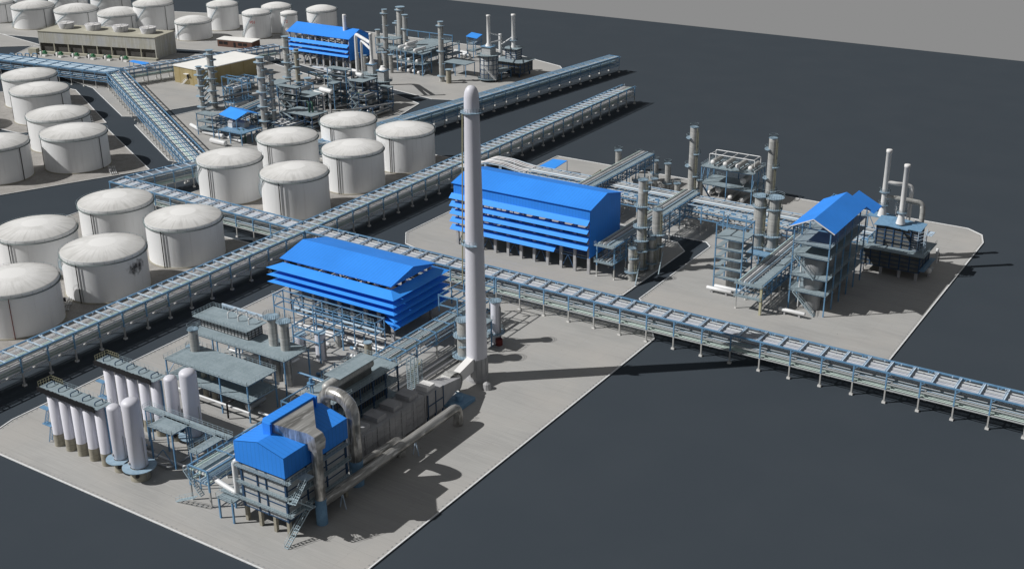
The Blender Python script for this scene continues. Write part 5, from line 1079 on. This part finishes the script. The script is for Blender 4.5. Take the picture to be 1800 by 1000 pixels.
B_('open pipe structure between the stout ringed column and the small tank-like column', 7, (510, 150), (550, 146), 2, 1, 44, 2, nl=2, decks=(0, 0), posts='steel')
for i, (bx, by) in enumerate(((440, 215), (455, 236), (500, 232), (590, 172), (628, 192), (672, 190), (420, 176), (350, 232))):
    x, y = at(bx, by); skid(['pump skid below the canopy end', 'pump skid in front of the stout ringed column', 'pump skid left of the green downpipes', 'pump skid below the tallest square tower', 'pump skid in front of the wide deck structure', 'pump skid in front of the right round heater', 'pump skid between the left ringed columns and brown vessels', 'pump skid in front of the small grey-roofed deck'][i], x, y, 1.3)
# exchanger structure far
Q = fq(11.2, (697.6, 87), (742, 96), (757.6, 91), (713, 83)); exf = frame('far exchanger structure stacked with horizontal vessels on two decks', Q, [6, 11.2], 3, 1, name='exchanger_structure', cat='exchanger structure', brace=((.2, 5.5, 'r'), (5.8, 11, 'r')), cw=.4)
A, B, C, Dd = [V((*p, 0)) for p in Q]; dd = (Dd-A).normalized(); an = math.degrees(math.atan2(dd.y, dd.x)); nms = iter(['top deck far left', 'top deck left upper', 'top deck left lower', 'top deck right', 'middle deck left', 'middle deck centre', 'middle deck right', 'ground left', 'ground centre left', 'ground centre right', 'ground right'])
for (u, z, off) in ((.12, 12.6, 0), (.3, 14.2, 2), (.36, 12.6, 0), (.78, 12.8, -1), (.15, 7.4, 0), (.48, 7.3, 0), (.8, 7.3, 0), (.12, 1.5, 0), (.45, 1.6, 0), (.6, 1.6, 1), (.85, 1.6, 0)):
    p = A.lerp(B, u)+dd*(3.6+off); hves(next(nms)+' vessel with a white head on the far exchanger structure', p.x, p.y, z, 8, .85, an, 'pw' if z > 12 else 'pg', zb=11.2 if z > 12 else 6 if z > 7 else .16, group='vessels on the far exchanger structure')
frame('long high deck with blue portal frames behind the far exchanger structure', aq(11, (704, 82), (795, 72)), [6, 11], 4, 2, mat='grate', group='far process structures')
frame('row of open blue frames standing on the long high deck', aq(14.5, (716, 52), (795, 62)), [14.5], 4, 1, decks=(0,), rail=False, zb=11, name='open_steelwork', cat='steel frame')
frame('left high deck between the far blue shed gable and the twin columns', aq(9, (660, 66), (706, 66)), [5, 9], 2, 1, brace=((.2, 4.6, 'f'),), group='far process structures')
frame('lower grey decks under the left tall far columns', aq(5.5, (664, 88), (704, 84)), [5.5], 2, 1, brace=((.2, 5, 'f'),), group='far process structures')
frame('slatted deck table right of the right tall far column', aq(6.5, (781, 109), (834, 109)), [6.5], 2, 1, rail=False, group='far process structures')
frame('grey deck with slanting struts behind the slatted deck table', aq(8, (782, 84), (806, 76)), [4, 8], 1, 1, brace=((.2, 3.8, 'f'),), group='far process structures')
block('dark vessel cluster between the slatted deck and the blue canopy tower', aq(5, (785, 96), (812, 92)), [5], 1, 1, 9, 3, posts='dsteel')
for i, (pa, pb) in enumerate((((800, 91), (822, 95)), ((806, 96), (826, 99)))):
    xa, ya = at(*pa, 1); xb, yb = at(*pb, 1); hves(['rear', 'front']+[] and ['rear', 'front'][i]+' pale horizontal vessel on the ground left of the blue canopy tower', (xa+xb)/2, (ya+yb)/2, 1.4, math.hypot(xb-xa, yb-ya), .9, math.degrees(math.atan2(yb-ya, xb-xa)), 'pw')
ct = frame('slim four-legged tower with a flat bright blue canopy', aq(11.6, (821, 64), (846, 61)), [4, 7.6], 1, 1, ztop=11.4, name='canopy_tower', cat='canopy tower', brace=((7.7, 11.3, 'f'), (7.7, 11.3, 'r')))
part(MB().prism(fq(11.8, (819, 64), (838.5, 68), (848, 61), (829, 57)), 11.6, 11.8), 'canopy', 'blueslat', ct)
# round heaters
def rheater(label, bx, by, w_, body_h, neck_w, neck_h, stack, disk=1.5):
    x, y = at(bx, by); dep = V((x, y, -CAMZ)).dot(_F); R = w_*dep/F_PX/2; rn = neck_w*dep/F_PX/2
    t = thing('round_heater', label, 'fired heater', x, y, .16, 'round heaters')
    part(MB().lathe(x, y, [(R*.95, 1.4), (R, 1.5), (R, body_h), (rn, body_h+.1)], 28), 'shell', 'panel', t)
    f = MB()
    for k in range(12): a = 2*PI*k/12; f.bar((x+(R+.05)*math.cos(a), y+(R+.05)*math.sin(a), 1.5), (x+(R+.05)*math.cos(a), y+(R+.05)*math.sin(a), body_h), .25)
    for k in range(6): f.lathe(x, y, [(R+.01, 1.5+(body_h-1.5)*k/5-.1), (R+.16, 1.5+(body_h-1.5)*k/5-.1), (R+.16, 1.5+(body_h-1.5)*k/5+.1), (R+.01, 1.5+(body_h-1.5)*k/5+.1)], 28, smooth=False)
    part(f, 'ring_frame', 'dsteel', t); ring_deck(x, y, body_h+.1, rn, R+disk, 0, 2*PI, t, mat='grate'); ring_deck(x, y, 1.3, R*.5, R+1.2, 0, 2*PI, t, mat='grate')
    part(MB().box(x-rn, x+rn, y-rn, y+rn, body_h, body_h+neck_h), 'neck', 'panel', t)
    part(MB().prism([(x-rn-.6, y-rn-.6), (x+rn+.6, y-rn-.6), (x+rn+.6, y+rn+.6), (x-rn-.6, y+rn+.6)], body_h+neck_h, body_h+neck_h+.2), 'neck_deck', 'bdeck', t)
    sr, sh = stack; z0 = body_h+neck_h+.2
    part(MB().lathe(x, y, [(sr*2.0, z0), (sr, z0+1.6), (sr, z0+sh-.8), (sr*1.15, z0+sh-.7), (sr*1.15, z0+sh), (.01, z0+sh)], 20), 'stack', 'white', t)
    for k in range(6): a = 2*PI*k/6; part(MB().box(x+R*.8*math.cos(a)-.25, x+R*.8*math.cos(a)+.25, y+R*.8*math.sin(a)-.25, y+R*.8*math.sin(a)+.25, .16, 1.4), 'leg', 'dsteel', t)
    part(MB().stair((x+R+1, y-R*.6, 1.4), (x+R*.2, y-R-.9, body_h*.6), .9, (1, 0, 0)), 'stairs', 'pw', t)
    return t, x, y
h3, hx, hy = rheater('large round panelled heater with a tall white stack at the end of the process area', 860, 142, 32, 13, 18, 4, (.9, 15))
h1, gx, gy = rheater('left round heater behind the dark structures with goose-neck ducts', 657, 172, 27, 11.5, 12, 4.5, (.75, 14))
rheater('right small round heater with a cone top beside the dark road', 676, 178, 20, 9.5, 14, 5, (1.0, 1.8))
for i, (px_, top) in enumerate(((630, 25.5), (639, 22.5))):
    bx_, by_ = at(px_, 152); pipe(['taller', 'shorter'][i]+' white goose-neck duct rising left of the left round heater', [(bx_, by_, .3), (bx_, by_, top), (gx-.2, gy, top+.2)], .8-.15*i, 'pw', name='gooseneck_duct', rad=3, group='goose-neck ducts')
# square heater
x, y = at(912, 131, 2); 
sh_ = thing('square_heater', 'square panelled heater with a white stack at the right end of the process area', 'fired heater', -328, 509, .16)
pbox(-335, -321.3, 502.8, 514, 2.2, 7.6, sh_, 4, 3); part(MB().box(-337, -319.6, 501.4, 515.5, 7.7, 7.9), 'deck', 'grate', sh_)
pbox(-332.5, -326.5, 507, 512, 7.9, 13.2, sh_, 2, 5, mat='panel', nm='neck'); part(MB().box(-333.8, -325, 505.6, 513.4, 13.3, 13.5), 'neck_deck', 'grate', sh_)
part(MB().lathe(-329.5, 509.5, [(1.3, 13.5), (.95, 15), (.95, 29), (1.15, 29.1), (1.15, 30), (.01, 30)], 20), 'stack', 'white', sh_); ring_deck(-329.5, 509.5, 17, .95, 2, 0, 2*PI, sh_)
for xx in (-334, -328, -322.3):
    for yy in (503.5, 513): part(MB().box(xx-.3, xx+.3, yy-.3, yy+.3, .16, 2.2), 'leg', 'dsteel', sh_)
o = fcol('white vertical duct between the round and the square heater', 880, 126, 60, 6, 0, mat='pw', top=False)
mx, my = at(880, 126)
pipe('upper crossing pipe from the round heater stack to the middle duct', [(hx, hy, 23.5), (mx, my, 18.2)], .3, 'pw'); pipe('lower crossing pipe from the round heater stack to the middle duct', [(hx, hy, 18.5), (mx, my, 16)], .3, 'pw'); pipe('crossing pipe from the middle duct to the square heater stack', [(mx, my, 13.5), (-329.5, 509.5, 19)], .3, 'pw')
block('pump cluster at the foot of the white middle duct', aq(2.5, (868, 132), (898, 128)), [4.5], 1, 1, 12, 3, posts='steel')
# ================================================================ COOLING TOWER
ct = thing('cooling_tower', 'long weathered cooling tower with four round fan stacks on its roof', 'cooling tower', -545, 437, .16)
a = V((-581.5, 418.5, 0)); b = V((-510.5, 438.2, 0)); u = (b-a).normalized(); v = V((-u.y, u.x, 0)); L = (b-a).length; Wd = 19.5
def cp_(s, q, z): p = a+u*s+v*q; return (p.x, p.y, z)
def cbox(mb, s0, s1, q0, q1, z0, z1):
    return mb.add([cp_(s0, q0, z0), cp_(s1, q0, z0), cp_(s1, q1, z0), cp_(s0, q1, z0), cp_(s0, q0, z1), cp_(s1, q0, z1), cp_(s1, q1, z1), cp_(s0, q1, z1)], [(3, 2, 1, 0), (4, 5, 6, 7), (0, 1, 5, 4), (1, 2, 6, 5), (2, 3, 7, 6), (3, 0, 4, 7)])
part(cbox(MB(), 0, L, 0, Wd, 5.6, 11.8), 'upper_wall', 'cool', ct); part(cbox(MB(), 0, L, -.3, Wd+.3, 11.8, 12.1), 'roof', 'coolroof', ct)
part(cbox(MB(), .4, L-.4, .9, Wd-.9, .3, 5.6), 'fill', 'hole', ct); part(cbox(MB(), 0, .5, 0, Wd, .2, 5.6), 'end_wall', 'cool', ct); part(cbox(MB(), L-.5, L, 0, Wd, .2, 5.6), 'end_wall', 'cool', ct)
for k in range(9): s_ = .3+(L-.6)*k/8; part(cbox(MB(), s_-.3, s_+.3, .05, .5, .3, 5.6), 'pier', 'coolroof', ct)
part(cbox(MB(), -2, L+1, -2.4, 0, .16, 1.2), 'basin_wall', 'coolroof', ct); part(cbox(MB(), -3.5, 1.5, -5.5, -2.4, .16, 3.2), 'basin_box', 'coolroof', ct)
part(MB().rail([cp_(0, 0, 12.1), cp_(0, Wd, 12.1)], 1.0, 1.5, .06), 'railing', 'yrail', ct)
for k in range(4):
    s_ = L*(.155+.235*k); p = a+u*s_+v*10.5; f = part(MB().lathe(p.x, p.y, [(3.7, 12.1), (4.5, 15.2), (4.4, 15.3), (3.9, 15.0)], 32), 'fan_stack', 'fan', ct)
    f2 = MB().lathe(p.x, p.y, [(3.95, 15.0), (.01, 15.1)], 24)
    for q in range(4): an_ = PI*q/4; f2.bar((p.x-4.3*math.cos(an_), p.y-4.3*math.sin(an_), 15.3), (p.x+4.3*math.cos(an_), p.y+4.3*math.sin(an_), 15.3), .18)
    part(f2, 'fan_guard', 'white', f)
for k in range(6):
    s_ = 7+10.2*k; p = V(cp_(s_, -7, .16)); t = thing('pump', ['leftmost', 'second', 'third', 'fourth', 'fifth', 'rightmost'][k]+' green-motored pump in the row before the cooling tower', 'pump', p.x, p.y, .16, 'pumps before the cooling tower')
    def pc(s2, q2, z): w_ = p+u*s2+v*q2; return (w_.x, w_.y, z)
    part(MB().tube([pc(.3, 0, 1.9), pc(2.5, 0, 1.9)], .75, 12).box(p.x+.9, p.x+2.3, p.y-.5, p.y+.6, 2.3, 3.0), 'motor', 'pumpg', t); part(MB().box(p.x+.6, p.x+3.2, p.y-1.2, p.y+1.2, .16, .9), 'plinth', 'white', t)
    part(MB().tube([pc(-2.6, 0, 1.3), pc(-.4, 0, 1.3)], .8, 12), 'casing', 'black', t); part(MB().tube(bend([pc(-1.8, 0, 1.5), pc(-1.8, 1.2, 2.6), pc(-3.6, 2.2, 2.0)], .6), .35, 8), 'outlet_pipe', 'green', t)
    part(MB().lathe(pc(-.9, -.2, 0)[0], pc(-.9, -.2, 0)[1], [(.75, .3), (.75, 2.4), (.01, 2.6)], 12), 'coupling_guard', 'white', t)
for k in range(4):
    x, y = at(22+13.3*k, 104.5); t = thing('valve_stand', ['leftmost', 'second', 'third', 'rightmost'][k]+' arched pipe stand in the row left of the pumps', 'pipe stand', x, y, .16, 'pipe stands left of the pumps')
    part(MB().tube(bend([(x-1.5, y, .2), (x-1.5, y, 3), (x+1.5, y+.5, 3), (x+1.5, y+.5, .2)], .8, 4), .3, 8), 'arch_pipe', 'steel', t); part(MB().tube([(x-2, y-.6, 1.2), (x+2, y-.2, 1.2)], .5, 8), 'body', 'pg', t)
t = thing('canopy', 'small flat blue canopy at the right end of the pump row', 'canopy', -506, 418, .16)
cq = fq(3.2, (227, 108), (256, 115), (262, 110.5), (234, 106)); part(MB().prism(cq, 3.0, 3.2), 'roof', 'blueslat', t)
for q in cq: part(MB().box(q[0]-.12, q[0]+.12, q[1]-.12, q[1]+.12, .16, 3), 'post', 'steel', t)
# ================================================================ LOW BUILDINGS
tb = thing('flat_roofed_building', 'long tan building with a bright white flat roof', 'building', -453, 427, .16)
rq_ = fq(8.5, (303, 115), (350, 124.5), (459, 100), (425, 91)); rq_[3] = tuple(V(rq_[0])+V(rq_[2])-V(rq_[1]))[:2]
cc = V((sum(p[0] for p in rq_)/4, sum(p[1] for p in rq_)/4)); body = [tuple(V(p).lerp(cc, .02)) for p in rq_]
part(MB().prism(body, .16, 8.3), 'wall', 'tan', tb); part(MB().prism(rq_, 8.3, 8.7), 'roof', 'roofwhite', tb)
dx, dy = at(327, 150); d0 = (V(rq_[1])-V(rq_[0])).normalized(); nn = V((d0.y, -d0.x)); pm = V(body[0]).lerp(V(body[1]), .52)
dq = [pm-d0*.7, pm+d0*.7, pm+d0*.7+nn*.12, pm-d0*.7+nn*.12]; part(MB().prism([tuple(q) for q in dq], 3.0, 5.2), 'door', 'black', tb)
part(MB().prism([tuple(q) for q in (pm-d0*1.4, pm+d0*1.4, pm+d0*1.4+nn*1.6, pm-d0*1.4+nn*1.6)], 5.5, 5.7), 'door_canopy', 'white', tb)
q1 = pm+nn*.8; q2 = q1-d0*3.6; part(MB().stair((q1.x, q1.y, 3.0), (q2.x, q2.y, .2), 1.0, (nn.x, nn.y, 0)), 'stair', 'pw', tb)
bb = thing('brick_building', 'small dark brick building with a white flat roof', 'building', -498, 487, .16)
rb = fq(4.2, (380, 69), (443, 75), (458, 69), (394, 64)); cc = V((sum(p[0] for p in rb)/4, sum(p[1] for p in rb)/4)); body = [tuple(V(p).lerp(cc, .04)) for p in rb]
part(MB().prism(body, .16, 4.0), 'wall', 'brick', bb); part(MB().prism(rb, 4.0, 4.3), 'roof', 'roofwhite', bb)
A_, B_ = V(body[0]), V(body[1]); d0 = (B_-A_).normalized(); nn = V((d0.y, -d0.x))
for k, f in enumerate((.1, .24, .5, .66, .8)):
    pm = A_.lerp(B_, f); ww = 1.3 if k != 2 else .7; z0 = 1.6 if k != 2 else .3
    part(MB().prism([tuple(q) for q in (pm-d0*ww, pm+d0*ww, pm+d0*ww+nn*.1, pm-d0*ww+nn*.1)], z0, 3.1), 'window' if k != 2 else 'door', 'black', bb)
# tank-side valve manifolds and dike pipes
for i, (x, y, an, nm) in enumerate(((-373.5, 291, 25, 'pale pipe manifold right of the front diagonal-row tank'), (-397, 283.5, 25, 'pale pipe manifold between the front diagonal-row tank and the edge tank'), (-443, 337, 25, 'pale pipe manifold right of the second diagonal-row tank'), (-282.5, 197.6, 10, 'grey pipe manifold at the foot of the soot-smeared tank'), (-266, 256, 0, 'pale kerbed manifold box by the rack crossing'), (-437, 303, 25, 'pale pipe manifold between the diagonal rows'))):
    t = thing('pipe_manifold', nm, 'pipe manifold', x, y, .16, 'pipe manifolds beside the tanks'); c, s_ = math.cos(D(an-60)), math.sin(D(an-60))
    for k in range(4): ox, oy = -s_*.7*k, c*.7*k; part(MB().tube([(x+ox-c*5, y+oy-s_*5, .7), (x+ox+c*5, y+oy+s_*5, .7)], .12, 6), 'pipe', 'pw' if i not in (3,) else 'pg', t)
    b = MB()
    for k in (-1, 0, 1): b.bar((x+c*4*k, y+s_*4*k, .5), (x+c*4*k-s_*2.4, y+s_*4*k+c*2.4, .5), .25)
    part(b, 'support', 'kerb', t)
    for k in (-.5, .6): part(MB().cyl(x+c*4*k, y+s_*4*k, .5, 1.7, .4, n=10), 'valve', 'black' if i == 3 else 'grey', t)
